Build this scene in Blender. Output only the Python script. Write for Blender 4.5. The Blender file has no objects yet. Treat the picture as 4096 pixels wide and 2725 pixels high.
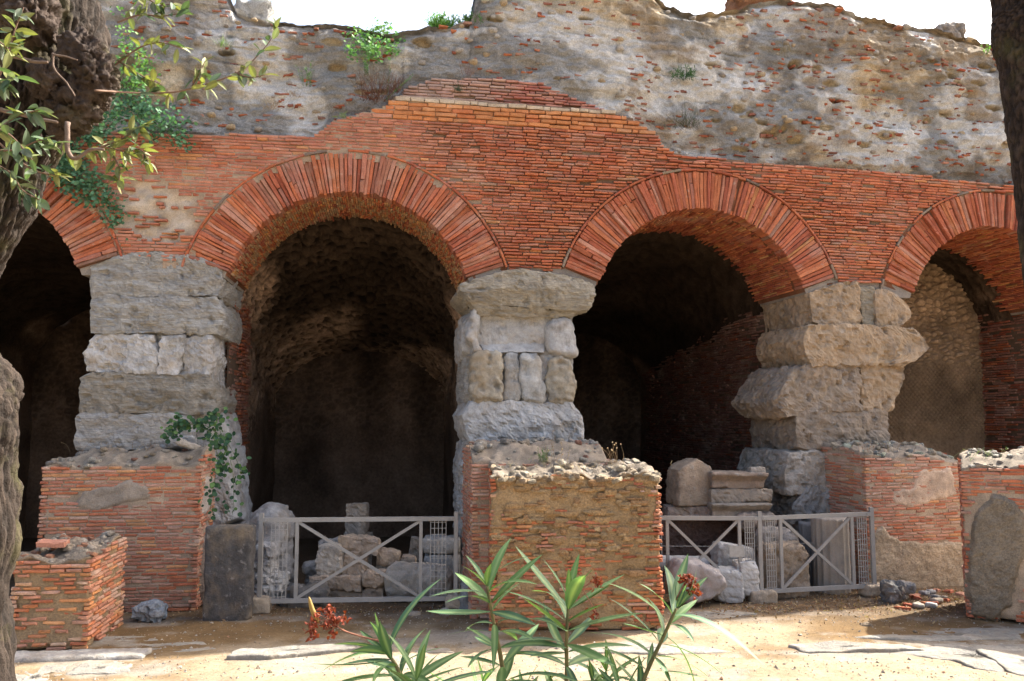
import bpy, math, random
import numpy as np
from mathutils import Vector

# ------------------------------------------------------------------ camera, sky, sun, exposure
scene = bpy.context.scene
F, TH, EYE = 3300.0, math.radians(5.5), 2.6
cam = bpy.data.cameras.new('camera')
cam.sensor_width = 36.0
cam.lens = F / 4096.0 * 36.0
cam.clip_start, cam.clip_end = 0.05, 2000
camo = bpy.data.objects.new('camera', cam)
scene.collection.objects.link(camo)
camo.location = (0, 0, EYE)
camo.rotation_euler = (math.pi / 2 + TH, 0, 0)
scene.camera = camo

SUN_AZ, SUN_EL = math.radians(30.0), math.radians(44.5)     # azimuth counted from +X towards +Y
world = bpy.data.worlds.new('World')
scene.world = world
world.use_nodes = True
wn = world.node_tree
sky = wn.nodes.new('ShaderNodeTexSky')
sky.sky_type = 'NISHITA'
sky.sun_disc = False
sky.sun_elevation = SUN_EL
sky.sun_rotation = math.pi / 2 - SUN_AZ
sky.dust_density = 7.0
sky.air_density = 1.0
wn.links.new(sky.outputs[0], wn.nodes['Background'].inputs[0])
wn.nodes['Background'].inputs[1].default_value = 0.12
sl = bpy.data.lights.new('sun', 'SUN')
sl.energy = 4.0
sl.angle = math.radians(0.53)
sl.color = (1.0, 0.95, 0.86)
so = bpy.data.objects.new('sun', sl)
scene.collection.objects.link(so)
sdir = Vector((math.cos(SUN_EL) * math.cos(SUN_AZ), math.cos(SUN_EL) * math.sin(SUN_AZ), math.sin(SUN_EL)))
so.rotation_euler = sdir.to_track_quat('Z', 'Y').to_euler()
so.location = (20, 20, 30)
scene.view_settings.view_transform = 'Standard'
scene.view_settings.look = 'None'
scene.view_settings.gamma = 1.0
scene.view_settings.use_curve_mapping = False
scene.view_settings.exposure = 2.1
scene.cycles.max_bounces = 10
scene.cycles.diffuse_bounces = 6

rng = np.random.default_rng(7)
random.seed(7)
R2 = math.radians

# ------------------------------------------------------------------ geometry of the place
X0, Y0, PS, KC = 0.35, 13.0, math.radians(9.9), 1 / 120.0     # the arcade stands on a gently curved line


def fmap(P, ):
    """arcade coordinates (s along the wall, d in front of it, z) -> world"""
    P = np.asarray(P, float)
    s, d, z = P[..., 0], P[..., 1], P[..., 2]
    a = PS + KC * s
    x = X0 + (np.sin(a) - math.sin(PS)) / KC + d * np.sin(a)
    y = Y0 + (math.cos(PS) - np.cos(a)) / KC - d * np.cos(a)
    return np.stack([x, y, z], -1)


def ray(px, py):
    u = (px - 2048) / F
    v = (1362.5 - py) / F
    return u, math.cos(TH) - v * math.sin(TH), math.sin(TH) + v * math.cos(TH)


def onf(px, py, d=0.0):
    r = ray(px, py)
    lo, hi = -40.0, 40.0
    for _ in range(50):
        m = (lo + hi) / 2
        q = fmap((m, d, 0))
        if q[0] * r[1] - q[1] * r[0] < 0:
            lo = m
        else:
            hi = m
    q = fmap((lo, d, 0))
    return lo, EYE + q[1] / r[1] * r[2]


def ong(px, py, z=0.0):
    r = ray(px, py)
    t = (z - EYE) / r[2]
    return np.array([r[0] * t, r[1] * t, z])


def at(px, py, Y):
    r = ray(px, py)
    t = Y / r[1]
    return np.array([r[0] * t, Y, EYE + r[2] * t])


def project(P):
    P = np.asarray(P, float)
    x, y, z = P[..., 0], P[..., 1], P[..., 2] - EYE
    Z = y * math.cos(TH) + z * math.sin(TH)
    V = z * math.cos(TH) - y * math.sin(TH)
    Z = np.maximum(Z, 0.05)
    return 2048 + F * x / Z, 1362.5 - F * V / Z, Z


# ------------------------------------------------------------------ noise
def _hash(ix, iy, iz, seed):
    h = (ix.astype(np.int64) * 374761393 + iy.astype(np.int64) * 668265263 + iz.astype(np.int64) * 2147483647 + seed * 974711) & 0xFFFFFFFF
    h = ((h ^ (h >> 13)) * 1274126177) & 0xFFFFFFFF
    h = ((h ^ (h >> 16)) * 2246822519) & 0xFFFFFFFF
    return ((h ^ (h >> 15)) & 0xFFFFFF) / float(0xFFFFFF)


def vn(P, seed=0):
    P = np.asarray(P, float)
    i = np.floor(P).astype(np.int64)
    f = P - i
    f = f * f * (3 - 2 * f)
    r = 0
    for dx in (0, 1):
        for dy in (0, 1):
            for dz in (0, 1):
                w = (f[..., 0] if dx else 1 - f[..., 0]) * (f[..., 1] if dy else 1 - f[..., 1]) * (f[..., 2] if dz else 1 - f[..., 2])
                r = r + w * _hash(i[..., 0] + dx, i[..., 1] + dy, i[..., 2] + dz, seed)
    return r * 2 - 1


def fbm(P, octv=4, seed=0, gain=0.5):
    P = np.asarray(P, float)
    a, r, t = 1.0, 0, 0
    for o in range(octv):
        r = r + a * vn(P * (2.03 ** o) + 17.3 * o, seed + o)
        t += a
        a *= gain
    return r / t


def worley(P, seed=0):
    """distance to nearest and second nearest cell point, and the cell's random number"""
    P = np.asarray(P, float)
    i = np.floor(P).astype(np.int64)
    d1 = np.full(P.shape[:-1], 9.0)
    d2 = d1.copy()
    cid = np.zeros(P.shape[:-1])
    for dx in (-1, 0, 1):
        for dy in (-1, 0, 1):
            for dz in (-1, 0, 1):
                c = i + np.array([dx, dy, dz])
                h = [_hash(c[..., 0], c[..., 1], c[..., 2], seed + k) for k in range(3)]
                q = c + np.stack(h, -1)
                d = np.sqrt(((P - q) ** 2).sum(-1))
                n = d < d1
                d2 = np.where(n, d1, np.minimum(d2, d))
                cid = np.where(n, _hash(c[..., 0], c[..., 1], c[..., 2], seed + 9), cid)
                d1 = np.where(n, d, d1)
    return d1, d2, cid


def sstep(a, b, x):
    t = np.clip((x - a) / (b - a), 0, 1)
    return t * t * (3 - 2 * t)


def P3(x, y, z):
    return np.stack(np.broadcast_arrays(np.asarray(x, float), np.asarray(y, float), np.asarray(z, float)), -1)


# ------------------------------------------------------------------ materials
MATS = {}


def nodes_of(name):
    m = bpy.data.materials.new(name)
    m.use_nodes = True
    MATS[name] = m
    nt = m.node_tree
    return m, nt, nt.nodes, nt.links, nt.nodes['Principled BSDF']


def mat(name, base=(.5, .5, .5), tint=False, var=(), patches=(), bump=(), rough=.9, spec=.25, metal=0.0):
    """base colour (or the piece's own colour 'tint') varied by noises; patches are stains with their own outline"""
    m, nt, N, L, bs = nodes_of(name)
    geo = N.new('ShaderNodeNewGeometry')

    def coords(stretch):
        if stretch == (1, 1, 1):
            return geo.outputs['Position']
        mp = N.new('ShaderNodeMapping')
        mp.inputs['Scale'].default_value = stretch
        L.new(geo.outputs['Position'], mp.inputs[0])
        return mp.outputs[0]

    def noise(scale, stretch=(1, 1, 1), detail=5, ro=.6):
        n = N.new('ShaderNodeTexNoise')
        n.inputs['Scale'].default_value = scale
        n.inputs['Detail'].default_value = detail
        n.inputs['Roughness'].default_value = ro
        L.new(coords(stretch), n.inputs['Vector'])
        return n.outputs['Fac']

    def ramp(fac, p0, p1, c0, c1):
        r = N.new('ShaderNodeMapRange')
        r.inputs[1].default_value, r.inputs[2].default_value = p0, p1
        r.inputs[3].default_value, r.inputs[4].default_value = c0, c1
        L.new(fac, r.inputs[0])
        return r.outputs[0]
    if tint:
        a = N.new('ShaderNodeAttribute')
        a.attribute_name = 'tint'
        col = a.outputs['Color']
    else:
        c = N.new('ShaderNodeRGB')
        c.outputs[0].default_value = (*base, 1)
        col = c.outputs[0]
    for (scale, lo, hi, stretch) in var:
        f = ramp(noise(scale, stretch), .28, .72, lo, hi)
        mx = N.new('ShaderNodeVectorMath')
        mx.operation = 'SCALE'
        L.new(col, mx.inputs[0])
        L.new(f, mx.inputs['Scale'])
        col = mx.outputs[0]
    for (pc, scale, thr, soft, amt, stretch) in patches:
        f = ramp(noise(scale, stretch, 8, .65), thr - soft, thr + soft, 0, amt)
        mx = N.new('ShaderNodeMix')
        mx.data_type = 'RGBA'
        L.new(f, mx.inputs[0])
        L.new(col, mx.inputs[6])
        mx.inputs[7].default_value = (*pc, 1)
        col = mx.outputs[2]
    L.new(col, bs.inputs['Base Color'])
    bs.inputs['Roughness'].default_value = rough
    bs.inputs['Specular IOR Level'].default_value = spec
    bs.inputs['Metallic'].default_value = metal
    nrm = None
    for (scale, dist, stretch) in bump:
        b = N.new('ShaderNodeBump')
        b.inputs['Strength'].default_value = 1.0
        b.inputs['Distance'].default_value = dist
        L.new(noise(scale, stretch, 6, .65), b.inputs['Height'])
        if nrm is not None:
            L.new(nrm, b.inputs['Normal'])
        nrm = b.outputs[0]
    if nrm is not None:
        L.new(nrm, bs.inputs['Normal'])
    return m


I3 = (1, 1, 1)
mat('brick', tint=True, var=[(7, .80, 1.2, I3), (60, .78, 1.22, I3)],
    patches=[((.47, .37, .29), 1.3, .64, .10, .45, (1, 1, 1.6)), ((.46, .38, .31), 11, .66, .07, .5, (1, 1, 1.5)), ((.12, .085, .07), 2.2, .68, .08, .45, (1, 1, .6))],
    bump=[(90, .006, I3), (25, .010, I3)], rough=.92)
mat('mortar', tint=True, var=[(5, .75, 1.2, I3), (70, .7, 1.25, I3)], patches=[((.17, .13, .10), 3, .62, .1, .5, I3)], bump=[(60, .012, I3), (160, .005, I3)], rough=.95)
mat('core', tint=True, var=[(4, .85, 1.15, I3), (45, .66, 1.3, I3), (150, .75, 1.25, I3)],
    patches=[((.52, .50, .46), 120, .68, .03, .7, I3), ((.10, .085, .07), 60, .66, .04, .8, I3), ((.10, .09, .08), 9, .70, .04, .5, (.6, .6, 1.8))],
    bump=[(10, .05, (1, 1, 1.6)), (24, .035, (1, 1, 1.3)), (60, .018, I3), (170, .006, I3)], rough=.96)
mat('travertine', tint=True, var=[(3, .78, 1.2, (1, 1, 3)), (14, .8, 1.17, (.5, .5, 4)), (90, .8, 1.18, I3)],
    patches=[((.34, .27, .18), 3.5, .56, .09, .5, (.6, .6, 3)), ((.15, .145, .14), 2.6, .61, .08, .5, (.5, .5, 2)), ((.50, .48, .45), 8, .66, .06, .5, I3), ((.07, .06, .055), 40, .72, .03, .8, (1, 1, 2))],
    bump=[(9, .060, (.3, .3, 4)), (30, .030, (.4, .4, 3)), (120, .008, I3)], rough=.9)
mat('limestone', tint=True, var=[(2.5, .75, 1.2, I3), (11, .8, 1.18, I3), (60, .84, 1.14, I3)],
    patches=[((.32, .24, .15), 3.0, .58, .09, .45, (1, 1, .7)), ((.13, .125, .12), 4, .60, .07, .55, (1, 1, .6)), ((.44, .42, .39), 7, .64, .06, .5, I3), ((.08, .07, .06), 45, .72, .03, .6, I3)],
    bump=[(7, .03, I3), (22, .018, I3), (70, .009, I3), (180, .004, I3)], rough=.9)
mat('sooty_shade', tint=True, var=[(1.2, .55, 1.35, I3), (18, .7, 1.3, I3)], bump=[(16, .03, I3), (60, .010, I3)], rough=.97, spec=.1)
mat('marble', tint=True, var=[(5, .85, 1.12, I3), (70, .85, 1.12, I3)], patches=[((.16, .15, .14), 5, .60, .08, .55, (1, 1, .6)), ((.30, .22, .14), 7, .64, .06, .5, I3)], bump=[(40, .006, I3), (140, .003, I3)], rough=.75)
mat('ground', tint=True, var=[(2.2, .85, 1.15, I3), (22, .8, 1.2, I3), (140, .72, 1.28, I3)],
    patches=[((.52, .47, .40), 90, .70, .03, .7, I3), ((.12, .085, .055), 70, .69, .03, .6, I3)],
    bump=[(12, .012, I3), (70, .009, I3), (260, .004, I3)], rough=.96, spec=.1)
mat('metal', base=(.27, .255, .235), var=[(6, .88, 1.12, I3), (80, .9, 1.1, I3)], patches=[((.30, .27, .24), 9, .66, .06, .5, I3), ((.16, .085, .05), 25, .70, .04, .5, I3)], bump=[(150, .001, I3)], rough=.55, spec=.4)
mat('mesh_wire', base=(.33, .315, .29), var=[(20, .85, 1.15, I3)], rough=.6, spec=.4)
mat('bark', tint=True, var=[(14, .6, 1.35, (1, 1, .3)), (60, .7, 1.3, I3)], patches=[((.12, .10, .08), 20, .66, .05, .5, (1, 1, .4)), ((.10, .095, .03), 5, .60, .08, .35, I3)],
    bump=[(30, .018, (1, 1, .35)), (110, .006, I3)], rough=.95)
mat('twig', tint=True, var=[(40, .75, 1.25, I3)], bump=[(120, .002, I3)], rough=.85)


def leaf_mat(name, trans=.35, rough=.45):
    m, nt, N, L, bs = nodes_of(name)
    a = N.new('ShaderNodeAttribute')
    a.attribute_name = 'tint'
    bs.inputs['Roughness'].default_value = rough
    bs.inputs['Specular IOR Level'].default_value = .25
    L.new(a.outputs['Color'], bs.inputs['Base Color'])
    tr = N.new('ShaderNodeBsdfTranslucent')
    sc = N.new('ShaderNodeMix')
    sc.data_type = 'RGBA'
    sc.blend_type = 'MULTIPLY'
    sc.inputs[0].default_value = 1
    sc.inputs[7].default_value = (1.15, 1.3, .5, 1)
    L.new(a.outputs['Color'], sc.inputs[6])
    L.new(sc.outputs[2], tr.inputs[0])
    mx = N.new('ShaderNodeMixShader')
    mx.inputs[0].default_value = trans
    L.new(bs.outputs[0], mx.inputs[1])
    L.new(tr.outputs[0], mx.inputs[2])
    L.new(mx.outputs[0], nt.nodes['Material Output'].inputs[0])


leaf_mat('leaf', .28, .55)
leaf_mat('dry_leaf', .25, .8)

# ------------------------------------------------------------------ mesh helpers
COL = scene.collection


def make_mesh(name, V, quads=None, tris=None, tint=None, smooth=True):
    me = bpy.data.meshes.new(name)
    V = np.asarray(V, np.float32).reshape(-1, 3)
    q = np.zeros((0, 4), np.int32) if quads is None else np.asarray(quads, np.int32).reshape(-1, 4)
    t = np.zeros((0, 3), np.int32) if tris is None else np.asarray(tris, np.int32).reshape(-1, 3)
    me.vertices.add(len(V))
    me.vertices.foreach_set('co', V.ravel())
    nl = q.size + t.size
    me.loops.add(nl)
    me.loops.foreach_set('vertex_index', np.concatenate([q.ravel(), t.ravel()]))
    me.polygons.add(len(q) + len(t))
    st = np.concatenate([np.arange(len(q)) * 4, q.size + np.arange(len(t)) * 3]).astype(np.int32)
    me.polygons.foreach_set('loop_start', st)
    me.polygons.foreach_set('use_smooth', np.full(len(st), smooth))
    me.update(calc_edges=True)
    if tint is not None:
        tint = np.asarray(tint, np.float32)
        if tint.ndim == 1:
            tint = np.tile(tint, (len(V), 1))
        rgba = np.ones((len(V), 4), np.float32)
        rgba[:, :3] = np.clip(tint, 0.004, .9)
        at_ = me.attributes.new('tint', 'FLOAT_COLOR', 'POINT')
        at_.data.foreach_set('color', rgba.ravel())
    return me


def wpos(o):
    p = Vector(o.location)
    while o.parent:
        o = o.parent
        p = p + o.location
    return p


def obj(name, V, quads=None, tris=None, m=None, parent=None, tint=None, smooth=True, kind=None, origin=None):
    """one mesh object; vertices are given in world coordinates"""
    V = np.asarray(V, float).reshape(-1, 3)
    c = V.mean(0) if origin is None else np.asarray(origin, float)
    if origin is None and parent is None:
        c = np.array([c[0], c[1], V[:, 2].min()])
    me = make_mesh(name, V - c, quads, tris, tint, smooth)
    if m:
        me.materials.append(MATS[m])
    o = bpy.data.objects.new(name, me)
    COL.objects.link(o)
    if parent is not None:
        o.parent = parent
        o.location = Vector(c) - wpos(parent)
    else:
        o.location = Vector(c)
    if kind:
        o['kind'] = kind
    return o


def thing(name, label, cat, loc=(0, 0, 0), group=None):
    o = bpy.data.objects.new(name, None)
    o.empty_display_size = .2
    COL.objects.link(o)
    o.location = Vector([float(v) for v in loc])
    return tag(o, label, cat, group)


def tag(o, label, cat, group=None):
    o['label'] = label
    o['category'] = cat
    if group:
        o['group'] = group
    return o


class Bag:
    """alike pieces: the ones that show largest become objects of their own, the rest one joined part"""

    def __init__(s):
        s.V, s.Q, s.T, s.C = [], [], [], []

    def add(s, V, Q=None, C=(.5, .5, .5), T=None):
        s.V.append(np.asarray(V, float))
        s.Q.append(None if Q is None else np.asarray(Q))
        s.T.append(None if T is None else np.asarray(T))
        s.C.append(np.asarray(C, float))

    def addmany(s, V, Q, C):
        for i in range(len(V)):
            s.add(V[i], Q, C[i])

    def flush(s, name, m, parent, limit=300, rest='rest', smooth=False, frame=True):
        n = len(s.V)
        if n == 0:
            return []
        sc = np.zeros(n)
        for i, v in enumerate(s.V):
            x, y, Z = project(v)
            a = (x.max() - x.min()) * (y.max() - y.min())
            cx, cy = x.mean(), y.mean()
            if frame and not (-20 < cx < 4116 and -20 < cy < 2745):
                a *= 1e-4
            sc[i] = a
        order = np.argsort(-sc)
        single = order[:limit] if n > limit else order
        out = []
        for i in single:
            out.append(obj(name, s.V[i], s.Q[i], s.T[i], m, parent, s.C[i], smooth))
        if n > limit:
            V, Q, T, C, k = [], [], [], [], 0
            for i in order[limit:]:
                V.append(s.V[i])
                if s.Q[i] is not None:
                    Q.append(s.Q[i] + k)
                if s.T[i] is not None:
                    T.append(s.T[i] + k)
                c = s.C[i]
                C.append(np.tile(c, (len(s.V[i]), 1)) if c.ndim == 1 else c)
                k += len(s.V[i])
            obj(rest, np.concatenate(V), np.concatenate(Q) if Q else None, np.concatenate(T) if T else None, m, parent, np.concatenate(C), smooth, kind='stuff')
        return out


# a brick: 24 vertices, worn edges, open at the back that is bedded in mortar
_u = np.array([-.5, -.2, .2, .5, .5, .2, -.2, -.5])
_v = np.array([-.5, -.5, -.5, -.5, .5, .5, .5, .5])
BQ = []
for k in range(8):
    j = (k + 1) % 8
    BQ.append((k, j, 8 + j, 8 + k))
    BQ.append((8 + k, 8 + j, 16 + j, 16 + k))
BQ += [(16, 17, 22, 23), (17, 18, 21, 22), (18, 19, 20, 21)]
BQ = np.array(BQ)


def bricks(C, U, V, W, L, H, D, ch=.006, jit=.004, rnd=None):
    """C centre of the outer face; U length, V height, W outward unit vectors; returns (n,24,3)"""
    r = rnd or rng
    C = np.asarray(C, float)
    n = len(C)
    L, H, D = [np.broadcast_to(np.asarray(a, float), (n,)) for a in (L, H, D)]
    U, V, W = [np.broadcast_to(np.asarray(a, float), (n, 3)) for a in (U, V, W)]
    out = np.zeros((n, 24, 3))
    chv = ch * r.uniform(.6, 1.9, (n, 8))
    chv = np.minimum(chv, H[:, None] * .35)
    for g in range(3):
        uu = np.tile(_u, (n, 1)) * L[:, None]
        vv = np.tile(_v, (n, 1)) * H[:, None]
        if g == 2:
            uu = uu - np.sign(_u) * chv * (np.abs(_u) > .4)
            vv = vv - np.sign(_v) * chv
            ww = np.zeros((n, 8))
        elif g == 1:
            ww = -chv
        else:
            ww = np.tile(-D[:, None], (1, 8))
        if g:
            uu = uu + r.normal(0, jit, (n, 8))
            vv = vv + r.normal(0, jit * .55, (n, 8))
            ww = ww + r.normal(0, jit * .8, (n, 8))
        out[:, g * 8:(g + 1) * 8] = C[:, None] + uu[..., None] * U[:, None] + vv[..., None] * V[:, None] + ww[..., None] * W[:, None]
    return out


def grid_quads(nu, nv, wrap=False):
    i, j = np.meshgrid(np.arange(nu if wrap else nu - 1), np.arange(nv - 1), indexing='ij')
    i2 = (i + 1) % nu
    return np.stack([i * nv + j, i2 * nv + j, i2 * nv + j + 1, i * nv + j + 1], -1).reshape(-1, 4)


def grid_normals(P):
    du = np.gradient(P, axis=0)
    dv = np.gradient(P, axis=1)
    n = np.cross(du, dv)
    return n / np.maximum(np.linalg.norm(n, axis=-1, keepdims=True), 1e-9)


def rbox(h, r, res):
    """rounded box of half sizes h, welded, as vertices, unit coordinates and quads"""
    h = np.asarray(h, float)
    n = [max(3, int(round(2 * a / res)) + 1) for a in h]
    K, base = [], 0
    Q = []
    for ax in range(3):
        a, b = (ax + 1) % 3, (ax + 2) % 3
        for side in (0, n[ax] - 1):
            i, j = np.meshgrid(np.arange(n[a]), np.arange(n[b]), indexing='ij')
            k = np.zeros(i.shape + (3,), np.int64)
            k[..., ax], k[..., a], k[..., b] = side, i, j
            q = grid_quads(n[a], n[b])
            Q.append((q if side else q[:, ::-1]) + base)
            K.append(k.reshape(-1, 3))
            base += i.size
    K = np.concatenate(K)
    code = (K[:, 0] * n[1] + K[:, 1]) * n[2] + K[:, 2]
    _, first, inv = np.unique(code, return_index=True, return_inverse=True)
    Q = inv.reshape(-1)[np.concatenate(Q)]
    V = 2 * K[first] / (np.array(n) - 1) - 1
    U = np.array(V)
    P = U * h
    r = min(r, h.min() * .98)
    c = np.clip(P, -(h - r), h - r)
    d = P - c
    ln = np.linalg.norm(d, axis=1, keepdims=True)
    Nn = d / np.maximum(ln, 1e-9)
    return c + Nn * r, U, np.array(Q), Nn


def rotm(rx=0, ry=0, rz=0):
    cx, sx, cy, sy, cz, sz = math.cos(rx), math.sin(rx), math.cos(ry), math.sin(ry), math.cos(rz), math.sin(rz)
    return np.array([[cz, -sz, 0], [sz, cz, 0], [0, 0, 1]]) @ np.array([[cy, 0, sy], [0, 1, 0], [-sy, 0, cy]]) @ np.array([[1, 0, 0], [0, cx, -sx], [0, sx, cx]])


SEED = [100]


def stone_geo(h, r=.03, amp=.02, freq=2.5, res=.05, seed=None, strata=0, chips=0, warp=None, flip=False):
    """weathered block about the origin: rounded, dented, chipped"""
    if seed is None:
        SEED[0] += 7
        seed = SEED[0]
    P, U, Q, Nn = rbox(h, r, res)
    rr = np.random.default_rng(seed)
    if warp is not None:
        P = warp(P, U)
    for _ in range(chips):
        nn = rr.choice([-1, 1], 3) * rr.uniform(.15, 1, 3) / np.asarray(h)
        nn = nn / np.linalg.norm(nn)
        cut = (np.abs(nn) * np.asarray(h)).sum() * rr.uniform(.74, .93)
        P = P - np.maximum(P @ nn - cut, 0)[:, None] * nn
    if flip:
        Nn = Nn * np.array([1, -1, 1])
    off = rr.uniform(-50, 50, 3)
    d = fbm(P * freq + off, 4, seed) * amp * .8 + fbm(P * freq * 5 + off, 3, seed + 5) * amp * .6
    d = d + (.28 - np.abs(fbm(P * freq * 1.3 + off + 3, 4, seed + 12))) * amp * 1.5 + (.25 - np.abs(fbm(P * freq * 3.3 + off, 4, seed + 13))) * amp * .9
    pit = fbm(P * freq * 3.1 + off + 7, 3, seed + 8)
    d = d - amp * 1.1 * sstep(.22, .5, pit)
    if strata:
        q = P * np.array([1.2, 1.2, 11.0]) + off
        d = d + fbm(q, 3, seed + 3) * strata * 1.3 - np.abs(fbm(P * np.array([2.5, 2.5, 20.]) + off, 3, seed + 4)) * strata * 1.5
        d = d - strata * 1.2 * sstep(.3, .55, fbm(P * np.array([6, 6, 14.]) + off, 3, seed + 6))
    P = P + Nn * d[:, None]
    hh = np.asarray(h)
    # ragged edges: bits broken away along the arrises
    ed = np.sort((1 - np.abs(U)) * hh, axis=1)[:, 1]
    wd_ = min(.10, hh.min() * .6)
    nb = fbm(P * 7.0 + off + 3, 3, seed + 11)
    brk = sstep(wd_, 0, ed) * sstep(-.05, .45, nb) * min(.055, hh.min() * .3) * (.45 if flip else 1)
    cen = P - P.mean(0)
    P = P - cen / np.maximum(np.linalg.norm(cen / hh, axis=1, keepdims=True) * hh, 1e-6) * brk[:, None]
    return P, Q


def stone(name, loc, h, m='limestone', parent=None, rot=(0, 0, 0), tint=(.36, .32, .27), r=.03, amp=.02, freq=2.5, res=.05, strata=0, chips=0, warp=None, label=None, cat=None, group=None, base=False, seed=None, smooth=True):
    P, Q = stone_geo(h, r, amp, freq, res, seed, strata, chips, warp)
    P = P @ rotm(*rot).T
    if base:
        P[:, 2] -= P[:, 2].min()
    P = P + np.asarray(loc, float)
    o = obj(name, P, Q, None, m, parent, np.asarray(tint) * rng.uniform(.93, 1.07), smooth)
    if label:
        tag(o, label, cat, group)
    return o


def tube(path, rad, nseg=8, closed_end=True):
    """swept round bar; path (n,3), rad scalar or (n,)"""
    path = np.asarray(path, float)
    n = len(path)
    rad = np.broadcast_to(np.asarray(rad, float), (n,))
    t = np.gradient(path, axis=0)
    t /= np.maximum(np.linalg.norm(t, axis=1, keepdims=True), 1e-9)
    up = np.array([0.13, .21, .97])
    a = np.cross(t, up)
    bad = np.linalg.norm(a, axis=1) < .1
    a[bad] = np.cross(t[bad], np.array([1.0, .1, 0]))
    a /= np.linalg.norm(a, axis=1, keepdims=True)
    b = np.cross(t, a)
    th = np.arange(nseg) * 2 * math.pi / nseg
    P = path[None] + (np.cos(th)[:, None, None] * a[None] + np.sin(th)[:, None, None] * b[None]) * rad[None, :, None]
    V = P.reshape(-1, 3)
    Q = grid_quads(nseg, n, True)
    T = None
    if closed_end:
        V = np.concatenate([V, path[:1], path[-1:]])
        k = nseg * n
        T = []
        for i in range(nseg):
            j = (i + 1) % nseg
            T.append((k, j * n, i * n))
            T.append((k + 1, i * n + n - 1, j * n + n - 1))
    return V, Q, T


def smooth_path(pts, n):
    pts = np.asarray(pts, float)
    k = len(pts)
    t = np.linspace(0, k - 1, n)
    i = np.clip(t.astype(int), 0, k - 2)
    f = (t - i)[:, None]
    p0, p1, p2, p3 = pts[np.maximum(i - 1, 0)], pts[i], pts[i + 1], pts[np.minimum(i + 2, k - 1)]
    return .5 * ((2 * p1) + (p2 - p0) * f + (2 * p0 - 5 * p1 + 4 * p2 - p3) * f * f + (3 * p1 - p0 - 3 * p2 + p3) * f ** 3)


def box_geo(c, half, R=None):
    s = np.array([[x, y, z] for x in (-1, 1) for y in (-1, 1) for z in (-1, 1)], float) * np.asarray(half)
    if R is not None:
        s = s @ np.asarray(R).T
    q = [(0, 1, 3, 2), (4, 6, 7, 5), (0, 4, 5, 1), (2, 3, 7, 6), (0, 2, 6, 4), (1, 5, 7, 3)]
    return s + np.asarray(c, float), np.array(q)


def bar_geo(a, b, w, t, up=(0, 0, 1)):
    """straight bar of section w (across) x t (thick) from a to b"""
    a, b = np.asarray(a, float), np.asarray(b, float)
    d = b - a
    ln = np.linalg.norm(d)
    d /= ln
    f = np.cross(d, np.asarray(up, float))
    if np.linalg.norm(f) < .05:
        f = np.array([0, 1.0, 0]) - d * d[1]
    f /= np.linalg.norm(f)
    g = np.cross(f, d)
    return box_geo((a + b) / 2, (ln / 2, t / 2, w / 2), np.stack([d, f, g], 1))


def join(parts):
    V, Q, T, k = [], [], [], 0
    for p in parts:
        V.append(p[0])
        if p[1] is not None:
            Q.append(np.asarray(p[1]) + k)
        if len(p) > 2 and p[2] is not None:
            T.append(np.asarray(p[2]) + k)
        k += len(p[0])
    return np.concatenate(V), (np.concatenate(Q) if Q else None), (np.concatenate(T) if T else None)


RED = np.array([(.43, .125, .055), (.47, .145, .06), (.37, .10, .05), (.50, .175, .075), (.40, .13, .07), (.33, .085, .045)])
DULL = np.array([(.40, .185, .125), (.43, .21, .14), (.36, .16, .11), (.44, .24, .17), (.34, .15, .11)])
OCHRE = np.array([(.50, .24, .085), (.46, .21, .075), (.52, .28, .12), (.47, .17, .065)])
PURP = np.array([(.35, .125, .095), (.30, .11, .085), (.38, .16, .12), (.25, .13, .11), (.42, .20, .15)])
RED *= np.array([.98, 1.0, 1.05])
GREY = np.array([(.25, .19, .14), (.30, .23, .16), (.20, .15, .12)])


def pick(pal, n, r=None):
    r = r or rng
    return pal[r.integers(0, len(pal), n)] * r.uniform(.82, 1.16, (n, 1))

# ------------------------------------------------------------------ ground
def ground_z(x, y):
    x, y = np.asarray(x, float), np.asarray(y, float)
    bank = 1.28 * sstep(7.6, 4.3, y) * sstep(60, 30, np.abs(x)) * sstep(-40, -20, y)     # the raised path the picture is taken from
    p = P3(x, y, 0 * x)
    return bank + .035 * fbm(p * .55, 3, 3) + .012 * fbm(p * 3.1, 3, 5) + .004 * fbm(p * 14, 2, 6)


def axis(lo, hi, step, far):
    a = np.arange(lo, hi, step)
    g = np.array([.3, .8, 1.6, 3, 6, 12, 25, 50, 100, 180.])
    return np.concatenate([lo - far * g[::-1] / 180, a, hi + far * g / 180])


gx, gy = axis(-9, 10.5, .065, 180), axis(7.2, 14, .05, 180)
GX, GY = np.meshgrid(gx, gy, indexing='ij')
GZ = ground_z(GX, GY)
gp = P3(GX, GY, 0 * GX)
m1 = fbm(gp * .45, 4, 21)
m2 = fbm(gp * np.array([1.3, 2.6, 1]), 4, 22)
m3 = fbm(gp * 6, 3, 23)
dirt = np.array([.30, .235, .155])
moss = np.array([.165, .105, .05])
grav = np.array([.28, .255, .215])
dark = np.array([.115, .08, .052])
k1 = sstep(-.12, .35, m1 + .35 * m2 + .50 * sstep(9.0, 10.2, GY) - .25)[..., None]  # moss patches, raised towards the wall to deepen the shaded ground
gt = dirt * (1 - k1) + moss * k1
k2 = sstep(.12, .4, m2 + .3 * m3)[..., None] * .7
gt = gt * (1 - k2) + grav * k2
k3 = sstep(10.5, 12.0, GY + .6 * m2)[..., None] * .8  # shade near the wall deepened in the ground colour, over litter and dirt
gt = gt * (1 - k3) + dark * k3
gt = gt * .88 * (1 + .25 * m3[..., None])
ground = obj('ground', P3(GX, GY, GZ), grid_quads(len(gx), len(gy)), None, 'ground', None, gt.reshape(-1, 3), True, kind='structure', origin=(0, 10, 0))

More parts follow.
